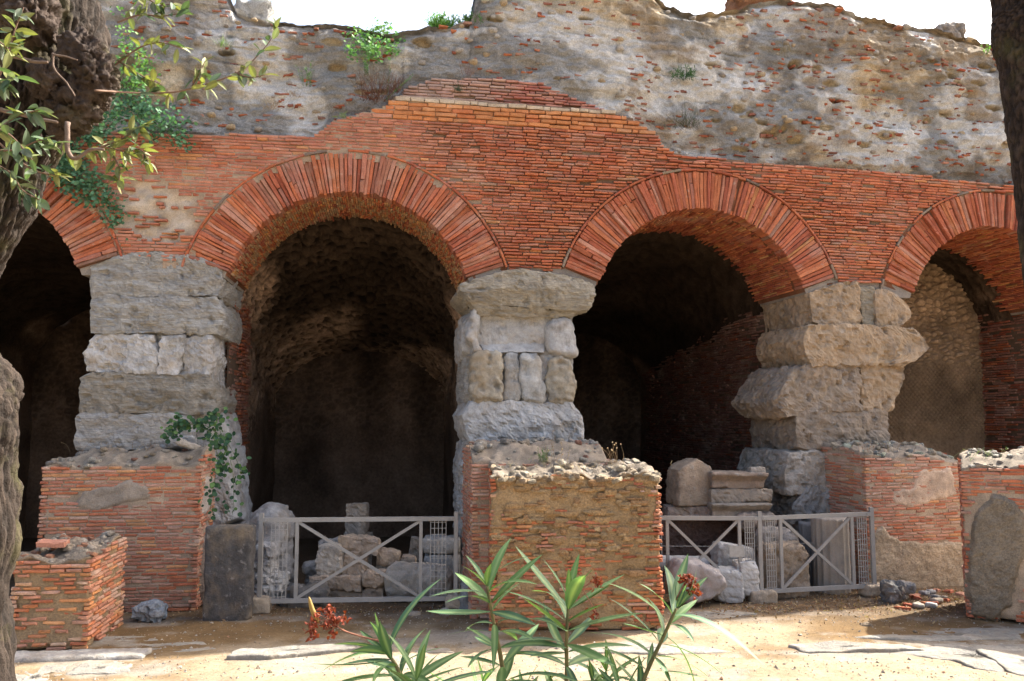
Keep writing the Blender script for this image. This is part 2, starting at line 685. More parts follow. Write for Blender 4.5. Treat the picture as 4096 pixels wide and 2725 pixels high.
# worn paving slabs that show through the dirt: outlines on the ground, each a thin block of its own
SLABS = [[(40, 2700), (150, 2655), (270, 2660), (240, 2725), (100, 2760), (30, 2745)], [(260, 2700), (330, 2650), (545, 2638), (520, 2690), (330, 2700)],
         [(905, 2640), (950, 2612), (1180, 2598), (1420, 2592), (1430, 2612), (1200, 2632), (1060, 2646)],
         [(400, 2600), (480, 2578), (820, 2570), (880, 2596), (700, 2612)],
         [(2250, 2588), (2560, 2562), (2820, 2578), (2965, 2602), (2700, 2612), (2350, 2610)],
         [(3150, 2585), (3330, 2570), (3620, 2580), (3690, 2602), (3420, 2604), (3240, 2610)],
         [(3560, 2600), (3700, 2570), (4140, 2562), (4180, 2640), (4000, 2685), (3900, 2672), (3820, 2640)],
         [(3900, 2600), (4200, 2590), (4260, 2725), (4060, 2705)],
         [(2640, 2460), (2900, 2440), (3040, 2456), (2850, 2478)], [(3400, 2548), (3760, 2512), (4100, 2515), (4090, 2556), (3700, 2562)], [(1330, 2600), (1800, 2590), (1830, 2610), (1420, 2622)],
         [(300, 2560), (560, 2545), (640, 2562), (420, 2580)], [(70, 2620), (330, 2606), (420, 2625), (120, 2648)]]
for k, pl in enumerate(SLABS):
    pts = np.array([ong(*p)[:2] for p in pl])
    c = pts.mean(0)
    ang = np.arctan2(pts[:, 1] - c[1], pts[:, 0] - c[0])
    o_ = np.argsort(ang)
    ang, rad = ang[o_], np.linalg.norm(pts[o_] - c, axis=1)
    na, nr = 72, 9
    ta = np.linspace(-math.pi, math.pi, na, endpoint=False)
    px_ = np.interp(ta, np.r_[ang - 2 * math.pi, ang, ang + 2 * math.pi], np.tile(pts[o_][:, 0], 3))
    py_ = np.interp(ta, np.r_[ang - 2 * math.pi, ang, ang + 2 * math.pi], np.tile(pts[o_][:, 1], 3))
    jr = 1 + .13 * fbm(P3(np.cos(ta) * 4, np.sin(ta) * 4, k), 3, 31)
    f = np.array([.02, .3, .55, .75, .88, .95, .985, 1.0, 1.01])
    dz = np.array([0, 0, 0, 0, 0, -.002, -.008, -.022, -.08])
    X = c[0] + (px_[:, None] - c[0]) * f * jr[:, None]
    Y = c[1] + (py_[:, None] - c[1]) * f * jr[:, None]
    top = float(ground_z(*c)) + [.010, .010, .045, .004, .014, .028, .018, .014, .002, .004, .004, .004, .006][k]
    Z = top + dz + .026 * fbm(P3(X * 2.5, Y * 5, k), 4, 33) + .008 * fbm(P3(X * 14, Y * 22, k), 3, 35)
    tn = np.array([.245, .228, .195]) * (1 + .25 * fbm(P3(X * 4, Y * 4, k), 3, 34))[..., None]
    Vv = np.concatenate([P3(X, Y, Z).reshape(-1, 3), [[c[0], c[1], Z[:, 0].mean()]]])
    tt = [(na * nr, i * nr, ((i + 1) % na) * nr) for i in range(na)]
    obj('paving_slab', Vv, grid_quads(na, nr, True), tt, 'limestone', ground, np.concatenate([tn.reshape(-1, 3), [[.36, .34, .3]]]))

# ------------------------------------------------------------------ the arcade wall
ARCH = [-8.66, -2.88, 2.905, 8.69, 14.47]
CZ, RO, RI, A0 = 4.22, 2.54, 1.905, R2(18.5)
PIERS = [-11.55, -5.77, 0.0, 5.80, 11.58, 17.36]
DEPTH = 1.6
top_px = [(360, 520), (740, 528), (1250, 537), (1290, 512), (1330, 480), (1480, 437), (1500, 425), (1550, 418), (1552, 398), (1610, 370), (1615, 335), (1690, 318), (1710, 300), (2000, 292), (2180, 318), (2300, 372), (2420, 420), (2500, 462), (2540, 468), (2570, 495), (2615, 515), (2640, 545), (2650, 572), (2700, 605), (2740, 612), (3150, 655), (3350, 668), (3720, 700), (3900, 722), (4040, 733)]
tp = np.array([onf(*p) for p in top_px])
tp = np.concatenate([[[-13.5, 7.05], [-8.5, 7.08]], tp, [[9.9, 7.05], [17, 7.05]]])


def ztop(s):
    return np.interp(s, tp[:, 0], tp[:, 1])


ZW = 7.74        # ledge of pale bricks under the upper wedge


def erosion(s, z):
    e = .5 + .75 * fbm(P3(s * .7, z * 1.3, 2.0), 4, 41) + .25 * fbm(P3(s * 2.6, z * 5, 0), 2, 42)
    e = e + .35 * sstep(-1.8, .6, s) - .30 * sstep(-1.0, -3.2, s)
    return np.clip(e, 0, 1)


def bare(s, z):
    """where the facing bricks have fallen out over the first pier"""
    q = np.sqrt(((s + 5.78) / .62) ** 2 + ((z - 5.72) / .50) ** 2) + .35 * fbm(P3(s * 4, z * 4, 1), 3, 45)
    return sstep(1.05, .8, q)


def mortar_d(s, z):
    e = erosion(s, z)
    return -.008 - .060 * e + .010 * fbm(P3(s * 9, z * 9, 0), 2, 44) - (.05 + .07 * fbm(P3(s * 8, z * 12, 3), 3, 48)) * bare(s, z)


arc = thing('arcade_wall', 'long ruined red brick arcade wall with four wide arches under eroded concrete core', 'wall', fmap((0, 0, 0)))

# mortar bed behind the facing
ss, zz = np.arange(-13, 16, .045), np.arange(4.86, 8.46, .04)
S, Z = np.meshgrid(ss, zz, indexing='ij')
D = mortar_d(S, Z) - .11 * sstep(ZW - .01, ZW + .03, Z)
keep = Z < ztop(S) - .0
for c in ARCH:
    keep &= np.hypot(S - c, Z - CZ) > RO - .12
kq = keep[:-1, :-1] & keep[1:, :-1] & keep[1:, 1:] & keep[:-1, 1:]
Q = grid_quads(len(ss), len(zz))[kq.ravel()]
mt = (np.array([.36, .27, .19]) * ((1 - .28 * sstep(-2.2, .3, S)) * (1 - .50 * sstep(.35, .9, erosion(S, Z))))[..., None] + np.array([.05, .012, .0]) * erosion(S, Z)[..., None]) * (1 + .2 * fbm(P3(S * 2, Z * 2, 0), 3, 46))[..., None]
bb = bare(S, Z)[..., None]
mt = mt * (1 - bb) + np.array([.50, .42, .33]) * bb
us = np.unique(Q)
rm = np.full(S.size, -1)
rm[us] = np.arange(len(us))
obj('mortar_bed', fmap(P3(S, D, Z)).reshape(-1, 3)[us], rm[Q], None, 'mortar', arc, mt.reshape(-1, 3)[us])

# facing bricks, course by course
_ls, _lz = np.arange(-13.2, 16.2, .05), np.arange(4.9, 8.6, .03)
_LS, _LZ = np.meshgrid(_ls, _lz, indexing='ij')
_LE, _LB = erosion(_LS, _LZ), bare(_LS, _LZ)
_LD = fbm(P3(_LS * .8, _LZ * 1.2, 0), 3, 47)


def look(T, s, z):
    return float(T[min(len(_ls) - 1, max(0, int((s + 13.2) / .05))), min(len(_lz) - 1, max(0, int((z - 4.9) / .03)))])


Cs, Us, Ls, Hs, Cc = [], [], [], [], []
courses, z = [], 4.965
while z < 8.45:
    h = .0505 if z < 7.30 else (.074 if z < ZW - .01 else .0525)
    courses.append((z, h))
    z += h
fs = np.arange(-13, 16, .01)
for (z, h) in courses:
    zc = z + h / 2
    ok = zc + h * .45 < ztop(fs)
    for c in ARCH:
        rr2 = (RO + .055) ** 2 - (zc - CZ) ** 2
        if rr2 > 0:
            ok &= np.abs(fs - c) > math.sqrt(rr2)
    e = np.flatnonzero(np.diff(np.r_[0, ok.astype(int), 0]))
    for a, b in zip(e[::2], e[1::2]):
        s0, s1 = fs[a], fs[b - 1] + .01
        s = s0
        while s < s1 - .02:
            ln = random.uniform(.17, .34) if h < .07 else random.uniform(.2, .36)
            if random.random() < .12:
                ln *= .55
            if s1 - (s + ln) < .09:
                ln = s1 - s
            ln = min(ln, s1 - s)
            mid = s + ln / 2
            band = h > .07
            bz = look(_LB, mid, zc)
            s += ln
            er = look(_LE, mid, zc)
            if random.random() < bz * .62 or random.random() < .03 * er:
                continue
            g = .006 + .006 * er
            up = zc > ZW
            d = random.gauss(0, .004 + .011 * er) - .016 * er + (.004 if band else 0) - (.10 if up else 0) - .02 * bz
            w = (4.0 if band else 1) * 0
            Cs.append((mid, d, zc + random.gauss(0, .0015 + .0025 * er)))
            Ls.append(max(ln - g * random.uniform(.7, 1.6), .03) * (1 if bz < .3 else random.uniform(.4, .95)))
            Hs.append(h - (.009 + .011 * er) * random.uniform(.75, 1.25) - (.0 if bz < .3 else random.uniform(0, .012)))
            Us.append(random.gauss(0, .006 + .015 * er))
            dullness = .15 + .75 * sstep(-.6, -3.0, mid) * sstep(5.1, 6.4, zc + .25 * abs(mid + 2.9)) + .35 * look(_LD, mid, zc) + (.25 if zc > 6.9 else 0)
            u = random.random()
            if up:
                col = PURP[random.randrange(5)]
                if mid < -.55 or random.random() < .08:
                    col = col * .5 + np.array([.42, .34, .28]) * .5
            elif band and -2.4 < mid < 3.2:
                col = OCHRE[random.randrange(4)] * .55 + RED[random.randrange(6)] * .45
                if zc > ZW - .08:
                    col = np.array([.46, .37, .27])
            elif u < .012 + .03 * er:
                col = GREY[random.randrange(3)]
            elif u < .05:
                col = OCHRE[random.randrange(4)]
            elif random.random() < dullness:
                col = DULL[random.randrange(5)]
            else:
                col = RED[random.randrange(6)]
            Cc.append((col * .6 + .4 * np.array([.41, .138, .072]) if not up and not band else col) * random.uniform(.88, 1.09))
Cs, Us, Ls, Hs, Cc = map(np.array, (Cs, Us, Ls, Hs, Cc))
n = len(Cs)
UU = np.stack([np.cos(Us), rng.normal(0, .012, n), np.sin(Us)], 1)
VV = np.stack([-np.sin(Us), 0 * Us, np.cos(Us)], 1)
WW = np.tile([0, 1.0, 0], (n, 1))
B = fmap(bricks(Cs, UU, VV, WW, Ls, Hs, .09 + 0 * Ls, .006, .0035))
bag = Bag()
bag.addmany(B, BQ, Cc)
bag.flush('brick', 'brick', arc, 300, 'brickwork')

# arch rings: thin tall bricks set radially, a border of flat tiles, soffit of small bricks
for ai, c in enumerate(ARCH):
    rr = np.random.default_rng(60 + ai)
    # mortar of the ring and soffit
    th = np.linspace(A0 - .03, math.pi - A0 + .03, 110)
    prof = np.array([(RO + .03, -.045), (RO - .15, -.055), ((RO + RI) / 2, -.06), (RI + .12, -.055), (RI + .025, -.06), (RI + .025, -.4), (RI + .03, -.8), (RI + .03, -1.2), (RI + .03, -DEPTH - .02)])
    T, K = np.meshgrid(th, np.arange(len(prof)), indexing='ij')
    Rr, Dd = prof[K, 0], prof[K, 1] + .015 * fbm(P3(T * 14, K * .9, ai), 3, 51)
    tn = np.array([.17, .07, .035]) * (1 + .25 * fbm(P3(T * 8, K, ai), 3, 52))[..., None]
    ring = obj('arch_ring', fmap(P3(c + Rr * np.cos(T), Dd, CZ + Rr * np.sin(T))), grid_quads(len(th), len(prof)), None, 'mortar', arc, tn.reshape(-1, 3))
    nvs = 92
    bagv = Bag()
    a = A0 + .006
    pitch = (math.pi - 2 * A0) / nvs
    while a < math.pi - A0 - .02:
        w = pitch * rr.uniform(.80, 1.25)
        am = a + w / 2
        a += w
        if am > math.pi - A0:
            break
        er = np.array([math.cos(am), 0, math.sin(am)])
        et = np.array([-math.sin(am), 0, math.cos(am)])
        tl = rr.normal(0, .012)
        et, er = et * math.cos(tl) - er * math.sin(tl), er * math.cos(tl) + et * math.sin(tl)
        pieces = [(RI + rr.normal(0, .008), RO - rr.uniform(0, .02))]
        if rr.random() < .16:
            m_ = rr.uniform(RI + .2, RO - .15)
            pieces = [(RI, m_ - .006), (m_ + .006, RO - .01)]
        pr = rr.normal(.0, .014) - (.035 if rr.random() < .12 else 0)
        u = rr.random()
        for (r0, r1) in pieces:
            rm_ = (r0 + r1) / 2
            C0 = np.array([c, 0, CZ]) + er * rm_ + np.array([0, pr + rr.normal(0, .004), 0])
            wd = rm_ * w * rr.uniform(.82, .97)
            b = bricks([C0], [er], [et], [[0, 1, 0]], [r1 - r0], [wd], [.26], .008, .006, rr)[0]
            # voussoirs narrow a little towards the soffit
            q = b - np.array([c, 0, CZ])
            rad = np.hypot(q[:, 0], q[:, 2])
            ang = am + (q @ et) / rm_ - (q @ er - rm_) * 0
            b = np.stack([c + rad * np.cos(ang), b[:, 1], CZ + rad * np.sin(ang)], 1)
            col = RED[rr.integers(0, 6)] if u < .80 else (DULL[rr.integers(0, 5)] if u < .95 else (OCHRE[rr.integers(0, 4)] if u < .975 else GREY[rr.integers(0, 3)]))
            if ai == 1 and rr.random() < .35 * math.sin(am):
                col = DULL[rr.integers(0, 5)]
            bagv.add(fmap(b), BQ, (col * .7 + .3 * np.array([.38, .122, .065])) * rr.uniform(.72, 1.08))
    bagv.flush('voussoir_brick', 'brick', ring, 300, 'voussoir_brickwork')
    bagt = Bag()
    a = A0 - .01
    while a < math.pi - A0:
        w = rr.uniform(.22, .36) / RO
        am = a + w / 2
        a += w
        if rr.random() < .05:
            continue
        er = np.array([math.cos(am), 0, math.sin(am)])
        et = np.array([-math.sin(am), 0, math.cos(am)])
        b = bricks([np.array([c, 0, CZ]) + er * (RO + .026) + np.array([0, rr.uniform(.005, .022), 0])], [et], [-er], [[0, 1, 0]], [w * RO - .008], [.036], [.1], .005, .004, rr)[0]
        q = b - np.array([c, 0, CZ])
        tg = q @ et
        rn = q @ er
        b = b - er * (tg ** 2 / (2 * RO))[:, None]
        bagt.add(fmap(b), BQ, (RED if rr.random() < .75 else GREY)[rr.integers(0, 3)] * rr.uniform(.7, 1.0))
    bagt.flush('border_tile', 'brick', ring, 300, 'border_tiles')
    # soffit bricks
    bags = Bag()
    row = 0
    a = A0 + .004
    while a < math.pi - A0:
        w = pitch * rr.uniform(.62, .80)
        am = a + w / 2
        a += w
        er = np.array([math.cos(am), 0, math.sin(am)])
        et = np.array([-math.sin(am), 0, math.cos(am)])
        d = -.262 - rr.uniform(0, .12)
        while d > -DEPTH:
            ln = rr.uniform(.09, .20) if ai == 1 else rr.uniform(.18, .32)
            r0 = RI + rr.normal(.004, .010)
            C0 = np.array([c, d - ln / 2, CZ]) + er * r0
            u = rr.random()
            if ai == 1 and u < .55:
                col = np.array([(.42, .25, .12), (.40, .20, .10), (.36, .24, .14)])[rr.integers(0, 3)]
            else:
                col = RED[rr.integers(0, 6)] if u < .86 else OCHRE[rr.integers(0, 4)]
            b = bricks([C0], [[0, 1, 0]], [et], [-er], [ln - .010], [w * RI * .84], [.05], .005, .003, rr)[0]
            bags.add(fmap(b), BQ, col * rr.uniform(.75, 1.1))
            d -= ln
    bags.flush('soffit_brick', 'brick', ring, 0, 'soffit_brickwork')

# mortar springers that carry the rings on the piers
for sc_ in PIERS:
    pl = np.array([(-1.02, 4.74), (1.02, 4.74), (1.05, 4.83), (.45, 5.06), (-.45, 5.06), (-1.05, 4.83)])
    Vp = np.concatenate([P3(sc_ + pl[:, 0], -.05, pl[:, 1]), P3(sc_ + pl[:, 0], -DEPTH, pl[:, 1])])
    qs = [(i, (i + 1) % 6, (i + 1) % 6 + 6, i + 6) for i in range(6)] + [(0, 5, 2, 1), (5, 4, 3, 2), (6, 7, 8, 11), (11, 8, 9, 10)]
    obj('springer', fmap(Vp), qs, None, 'mortar', arc, np.array([.27, .235, .20]), False)

# ------------------------------------------------------------------ eroded concrete core above the facing
sky_px = [(-400, -500), (300, -420), (700, -260), (880, -70), (925, 5), (950, 60), (1010, 88), (1080, 113), (1250, 130), (1400, 124), (1480, 152), (1560, 172), (1640, 160), (1720, 146), (1790, 132), (1868, 118), (1880, 60), (1893, 0), (1930, -90), (2200, -130), (2480, -70), (2590, -5), (2640, 40), (2700, 74), (2760, 92), (2830, 66), (2950, 48), (3000, 16), (3100, 8), (3250, 14), (3330, 30), (3400, 58), (3500, 90), (3600, 110), (3700, 126), (3800, 150), (3900, 166), (3990, 186), (4096, 230), (4300, 260)]
sp = np.array([onf(p[0], p[1], -.75) for p in sky_px])
sp = np.concatenate([[[-14, sp[0, 1]]], sp, [[sp[-1, 0] + 1.5, 9.3], [14, 9.6], [20, 9.4]]])


def zsky(s):
    return np.interp(s, sp[:, 0], sp[:, 1]) + .05 * fbm(P3(s * 6, 0 * s, 0), 3, 61)


crr = np.random.default_rng(91)
CAV = []
for k in range(52):
    px, py = (crr.uniform(2850, 4020), crr.uniform(230, 600)) if k < 38 else (crr.uniform(500, 2900), crr.uniform(60, 480))
    s, z = onf(px, py, -.4)
    CAV.append((s, z, crr.uniform(.05, .20), crr.uniform(.025, .085), crr.uniform(.04, .14)))


def core_cav(s, z):
    r, msk = 0 * s, 0 * s
    for (cs, cz_, a, b, dp) in CAV:
        near = (np.abs(s - cs) < 2 * a) & (np.abs(z - cz_) < 2 * b)
        if not near.any():
            continue
        q = np.sqrt(((s[near] - cs) / a) ** 2 + ((z[near] - cz_) / b) ** 2) + .18 * vn(P3(s[near] * 20, z[near] * 20, cs), 62)
        w = sstep(1.08, .78, q)
        r[near] -= dp * w
        msk[near] = np.maximum(msk[near], w)
    return r, msk


def core_d(s, z):
    s, z = np.atleast_1d(np.asarray(s, float)), np.atleast_1d(np.asarray(z, float))
    b = ztop(s)
    t = z - b
    rec = -.20 - .12 * np.clip(t, 0, 4) - .22 * sstep(.9, .0, t) * sstep(1.5, 3, s)
    d = rec + .20 * fbm(P3(s * .75, z * 1.1, 0), 3, 63) + .085 * fbm(P3(s * 1.9, z * 4.6, 0), 4, 64) + .05 * fbm(P3(s * 9, z * 12, 0), 4, 65) - .05 * np.abs(fbm(P3(s * 4.5, z * 7, 2), 3, 73))
    # lifts of the concrete: shallow steps along the wall
    zz_ = z + .10 * fbm(P3(s * .5, z * .3, 4), 2, 66)
    d = d - .05 * np.abs(((zz_ / .62) % 1) - .5)
    zq = z + .05 * fbm(P3(s * 1.6, z * .8, 6), 3, 74)
    bed = np.floor(zq / .15)
    d = d + .045 * vn(P3(s * 1.3, bed * 3.7, 1), 75) + .02 * (((zq / .15) % 1) - .5)
    return d


nv = 165
ss = np.concatenate([np.arange(-13.5, -8, .10), np.arange(-8, 10, .027), np.arange(10, 18, .12)])
v = np.concatenate([np.linspace(0, 1, nv), 1 + np.linspace(.03, 1, 18)])
S, Vv = np.meshgrid(ss, v, indexing='ij')
zb = ztop(S) - .14
zt = zsky(S)
Z = np.where(Vv <= 1, zb + (zt - zb) * np.minimum(Vv, 1), zt)
dd = core_d(S.ravel(), Z.ravel()).reshape(S.shape)
cv, cm = core_cav(S.ravel(), Z.ravel())
cv, cm = cv.reshape(S.shape), cm.reshape(S.shape)
dd = dd + cv
edge = sstep(.30, 0, (zt - Z)) * (Vv <= 1)
dd = dd - .16 * edge ** 2
over = np.clip(Vv - 1, 0, 1)
dd = np.where(Vv > 1, dd - over * 1.3, dd)
Z = Z + np.where(Vv > 1, .12 * fbm(P3(S * 3, over * 5, 1), 3, 67) * np.minimum(over * 6, 1) - .5 * over ** 2, 0)
g1 = fbm(P3(S * .6, Z * .9, 3), 4, 68)
g2 = fbm(P3(S * 2.2, Z * 3.0, 3), 4, 69)
grey, tan, brown, lich = np.array([.60, .585, .55]), np.array([.55, .45, .31]), np.array([.25, .19, .13]), np.array([.15, .148, .14])
t_ = np.clip(Z - ztop(S), 0, 9)
rightish = sstep(-.4, 2.2, S)
kt = sstep(.02, .24, g1 + .3 * g2 + .16 * rightish - .10)[..., None]
ct = grey * (1 - kt) + tan * kt
kb = (sstep(.05, .35, .7 * g2 + .5 * fbm(P3(S * .9, Z * .5, 8), 3, 76) + .22 * sstep(1.4, 2.4, t_)) * (.36 + .32 * rightish))[..., None]
ct = ct * (1 - kb) + brown * kb
kl = (np.clip(sstep(.12, .32, fbm(P3(S * 1.4, Z * 1.4, 9), 4, 70) + .35 * (1 - rightish)), 0, 1) * .65)[..., None]
ct = ct * (1 - kl) + lich * kl
kc = cm[..., None] * .85
ct = ct * (1 - kc) + np.array([.44, .33, .18]) * kc
core = obj('concrete_core', fmap(P3(S, dd, Z)), grid_quads(len(ss), len(v)), None, 'core', arc, ct.reshape(-1, 3))

# brick fragments bedded in the core
bagf = Bag()
fr = np.random.default_rng(92)
fs_, fz_ = fr.uniform(-8.2, 9.8, 9000), fr.uniform(7.1, 10.6, 9000)
okf = (fz_ > ztop(fs_) + .06) & (fz_ < zsky(fs_) - .04)
okf &= fr.random(9000) < .45 + .9 * fbm(P3(fs_ * 1.1, fz_ * 1.6, 5), 3, 71) + .12 * (fs_ > 3)
fs_, fz_ = fs_[okf][:680], fz_[okf][:680]
fz_ = np.round(fz_ / .095) * .095 + fr.normal(0, .014, len(fz_))
fd_ = core_d(fs_, fz_)
for s, z, d in zip(fs_, fz_, fd_):
    ln, h = fr.uniform(.05, .20) * fr.uniform(.6, 1.1), fr.uniform(.022, .042)
    tl = fr.normal(0, .08)
    U = np.array([math.cos(tl), fr.normal(0, .15), math.sin(tl)])
    V_ = np.array([-math.sin(tl), 0, math.cos(tl)])
    b = bricks([[s, d + fr.uniform(.004, .030), z]], [U], [V_], [[fr.normal(0, .15), 1, fr.normal(-.05, .1)]], [ln], [h], [.16], .006, .007, fr)[0]
    col = (RED if fr.random() < .5 else DULL)[fr.integers(0, 5)] * fr.uniform(.5, .9)
    bagf.add(fmap(b), BQ, col)
bagf.flush('brick_fragment', 'brick', core, 300, 'brick_fragments')

# stones bedded in the core
bagp = Bag()
for k in range(260):
    s, z = fr.uniform(-8, 9.8), fr.uniform(7.1, 10.4)
    if z < ztop(s) + .03 or z > zsky(np.array([s]))[0] - .05:
        continue
    d = float(core_d(s, z)[0])
    hs = fr.uniform(.02, .065) * np.array([1.3, .8, .8])
    P, Q = stone_geo(hs, hs.min() * .9, hs.min() * .35, 9, hs.max() * .7, 3000 + k)
    bagp.add(fmap(P + np.array([s, d + .004, z])), Q, np.array([(.46, .42, .36), (.46, .35, .22), (.40, .36, .31), (.36, .31, .25)])[fr.integers(0, 4)])
bagp.flush('bedded_stone', 'core', core, 0, 'bedded_stones', smooth=True)

# ------------------------------------------------------------------ chambers behind the arches
def chamber(ai, depth, slope, style, seed):
    c = ARCH[ai]
    w0, rv = RI + .06, RI + .06
    n_j, n_v = (70, 110) if style == 'pitted' else (30, 50)
    zs = 4.7
    prof = [(-w0, z) for z in np.linspace(-.1, zs, n_j, endpoint=False)]
    a0 = math.asin((zs - CZ) / rv)
    prof += [(-rv * math.cos(a), CZ + rv * math.sin(a)) for a in np.linspace(a0, math.pi - a0, n_v)]
    prof += [(w0, z) for z in np.linspace(zs, -.1, n_j + 1)[1:]]
    prof = np.array(prof)
    d = np.linspace(-DEPTH + .0, -depth, max(30, int(depth / (.06 if style == 'pitted' else .15))))
    I, Dd = np.meshgrid(np.arange(len(prof)), d, indexing='ij')
    x, z = prof[I, 0], prof[I, 1]
    t = (-Dd - DEPTH)
    z = np.where(z > 1.2, 1.2 + (z - 1.2) * (1 - slope * t / 10), z)
    Pf = P3(c + x, Dd, z)
    nx, nz = -np.cos(np.arctan2(np.maximum(z - CZ, 0), x)), -np.sin(np.arctan2(np.maximum(z - CZ, 0), x))
    amt = sstep(2.3, 3.6, z + .8 * fbm(Pf * 1.2, 3, seed)) if style == 'pitted' else .25 * sstep(3, 5, z)
    d1, d2, cid = worley(Pf * np.array([5.2, 5.2, 8.0]) + .3 * fbm(Pf * 3, 2, seed)[..., None], seed)
    cell = sstep(.10, .30, d2 - d1)
    dis = .05 * fbm(Pf * 1.3, 3, seed + 1) + .02 * fbm(Pf * 7, 3, seed + 2) - amt * cell * (.05 + .15 * (cid > .4))
    Pf = Pf + np.stack([nx * dis, 0 * dis, nz * dis], -1)
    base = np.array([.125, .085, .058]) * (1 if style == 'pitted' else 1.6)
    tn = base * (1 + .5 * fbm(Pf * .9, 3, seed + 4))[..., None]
    dim_ = sstep(-.1, .4, fbm(P3(x * .7, Dd * .6, z * .6), 3, seed + 6) + .75 * sstep(3.6, 5.2, z - .5 * (x < 0) * np.abs(x)) + .35 * sstep(.3, 2.5, t) - .15)[..., None]  # unlit crown and depth of the vault darkened in the colour, over sooty tone
    tn = tn * (1 - .85 * dim_ * sstep(2.6, 4.0, z)[..., None])
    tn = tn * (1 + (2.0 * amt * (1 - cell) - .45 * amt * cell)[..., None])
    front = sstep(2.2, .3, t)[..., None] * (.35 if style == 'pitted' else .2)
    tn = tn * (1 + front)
    obj('vault', fmap(Pf), grid_quads(len(prof), len(d)), None, 'sooty_shade', arc, tn.reshape(-1, 3))
    xs, zs2 = (np.linspace(-w0 - .3, w0 + .3, 250), np.linspace(1.0, 6.4, 330)) if style == 'net' else (np.linspace(-w0 - .3, w0 + .3, 110), np.linspace(-.1, 6.4, 160))
    X, Zg = np.meshgrid(xs, zs2, indexing='ij')
    Pb = P3(c + X, -depth + .02 + 0 * X, Zg)
    if style == 'net':
        up = sstep(3.6, 4.1, Zg + .5 * fbm(Pb * 1.5, 3, seed))
        q = .075
        ua, ub = (X + Zg) / (q * 1.414), (X - Zg) / (q * 1.414)
        da = np.minimum(np.minimum(ua % 1, 1 - ua % 1), np.minimum(ub % 1, 1 - ub % 1))
        diam = sstep(.04, .16, da) * (1 - up) * sstep(2.0, 2.5, Zg)
        d1, d2, cid = worley(P3(X * 6, 0 * X, Zg * 9), seed)
        rub = up * sstep(.08, .25, d2 - d1) * (.4 + cid)
        Pb[..., 1] += .045 * diam + .07 * rub + .04 * fbm(Pb * 2, 3, seed)
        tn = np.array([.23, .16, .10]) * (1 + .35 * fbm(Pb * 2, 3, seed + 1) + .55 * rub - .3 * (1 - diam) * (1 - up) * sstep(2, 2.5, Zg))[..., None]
    else:
        d1, d2, cid = worley(P3(X * 4.5, 0 * X, Zg * 7), seed)
        rub = sstep(1.6, 2.6, Zg + 1.2 * fbm(Pb * 1.0, 3, seed + 3)) * sstep(.06, .25, d2 - d1)
        Pb[..., 1] += .10 * fbm(Pb * 1.1, 4, seed) + .02 * fbm(Pb * 6, 3, seed) + .08 * rub * (cid - .2)
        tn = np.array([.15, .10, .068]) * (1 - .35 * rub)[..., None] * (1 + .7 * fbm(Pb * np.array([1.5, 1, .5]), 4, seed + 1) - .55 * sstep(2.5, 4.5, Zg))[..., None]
    obj('chamber_back_wall', fmap(Pb), grid_quads(len(xs), len(zs2)), None, 'sooty_shade', arc, tn.reshape(-1, 3))


chamber(0, 7.0, .35, 'plain', 201)
chamber(1, 6.2, .9, 'pitted', 211)
chamber(2, 8.2, .4, 'plain', 221)
chamber(3, 2.5, .3, 'net', 231)
chamber(4, 5.0, .3, 'plain', 241)

# brick lining of the side walls, seen obliquely through the arches
for (ai, side, d0, d1, z1) in ((1, -1, -.95, -2.5, 4.75), (2, 1, -1.55, -7.6, 4.72), (3, 1, -.02, -2.45, 5.2), (0, 1, -1.5, -3.2, 4.8)):
    c = ARCH[ai]
    rr = np.random.default_rng(300 + ai)
    bj = Bag()
    zc = .03
    while zc < z1:
        d = d0 - rr.uniform(0, .1)
        while d > d1:
            ln = rr.uniform(.18, .33)
            mid = d - ln / 2
            er = float(fbm(P3(mid * 1.5, zc * 1.5, ai), 3, 77))
            if not (rr.random() < .10 + .5 * max(0, er - .1)):
                off = rr.normal(0, .008) + .02 * er
                base_s = c + side * ((RI + .035) if d > -DEPTH else (RI + .0))
                # side wall bricks darkened by one factor per chamber
                dim_ = .7 if ai != 2 else .5
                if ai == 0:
                    dim_ = .3
                col = (RED if rr.random() < (.35 if ai != 2 else .1) else DULL)[rr.integers(0, 5)] * rr.uniform(.7, 1.0) * dim_
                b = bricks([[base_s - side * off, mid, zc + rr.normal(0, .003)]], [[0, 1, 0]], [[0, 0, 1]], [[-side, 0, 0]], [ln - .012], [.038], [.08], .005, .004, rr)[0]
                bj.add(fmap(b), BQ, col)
            d -= ln
        zc += .0505
    bj.flush('lining_brick', 'brick', arc, 0, 'side_wall_brickwork')
    # mortar mass the lining sits in
    S2 = c + side * (RI + .05)
    zz2, dd2 = np.linspace(-.1, z1 + .1, 60), np.linspace(d0 + .1, d1, 30)
    A, Bm = np.meshgrid(dd2, zz2, indexing='ij')
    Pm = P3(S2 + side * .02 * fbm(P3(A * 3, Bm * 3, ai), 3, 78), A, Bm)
    obj('side_wall', fmap(Pm), grid_quads(30, 60), None, 'mortar', arc, np.array([.11, .075, .05]) * (1 + .3 * fbm(P3(A * 2, Bm * 2, 0), 3, 79))[..., None].reshape(-1, 1))

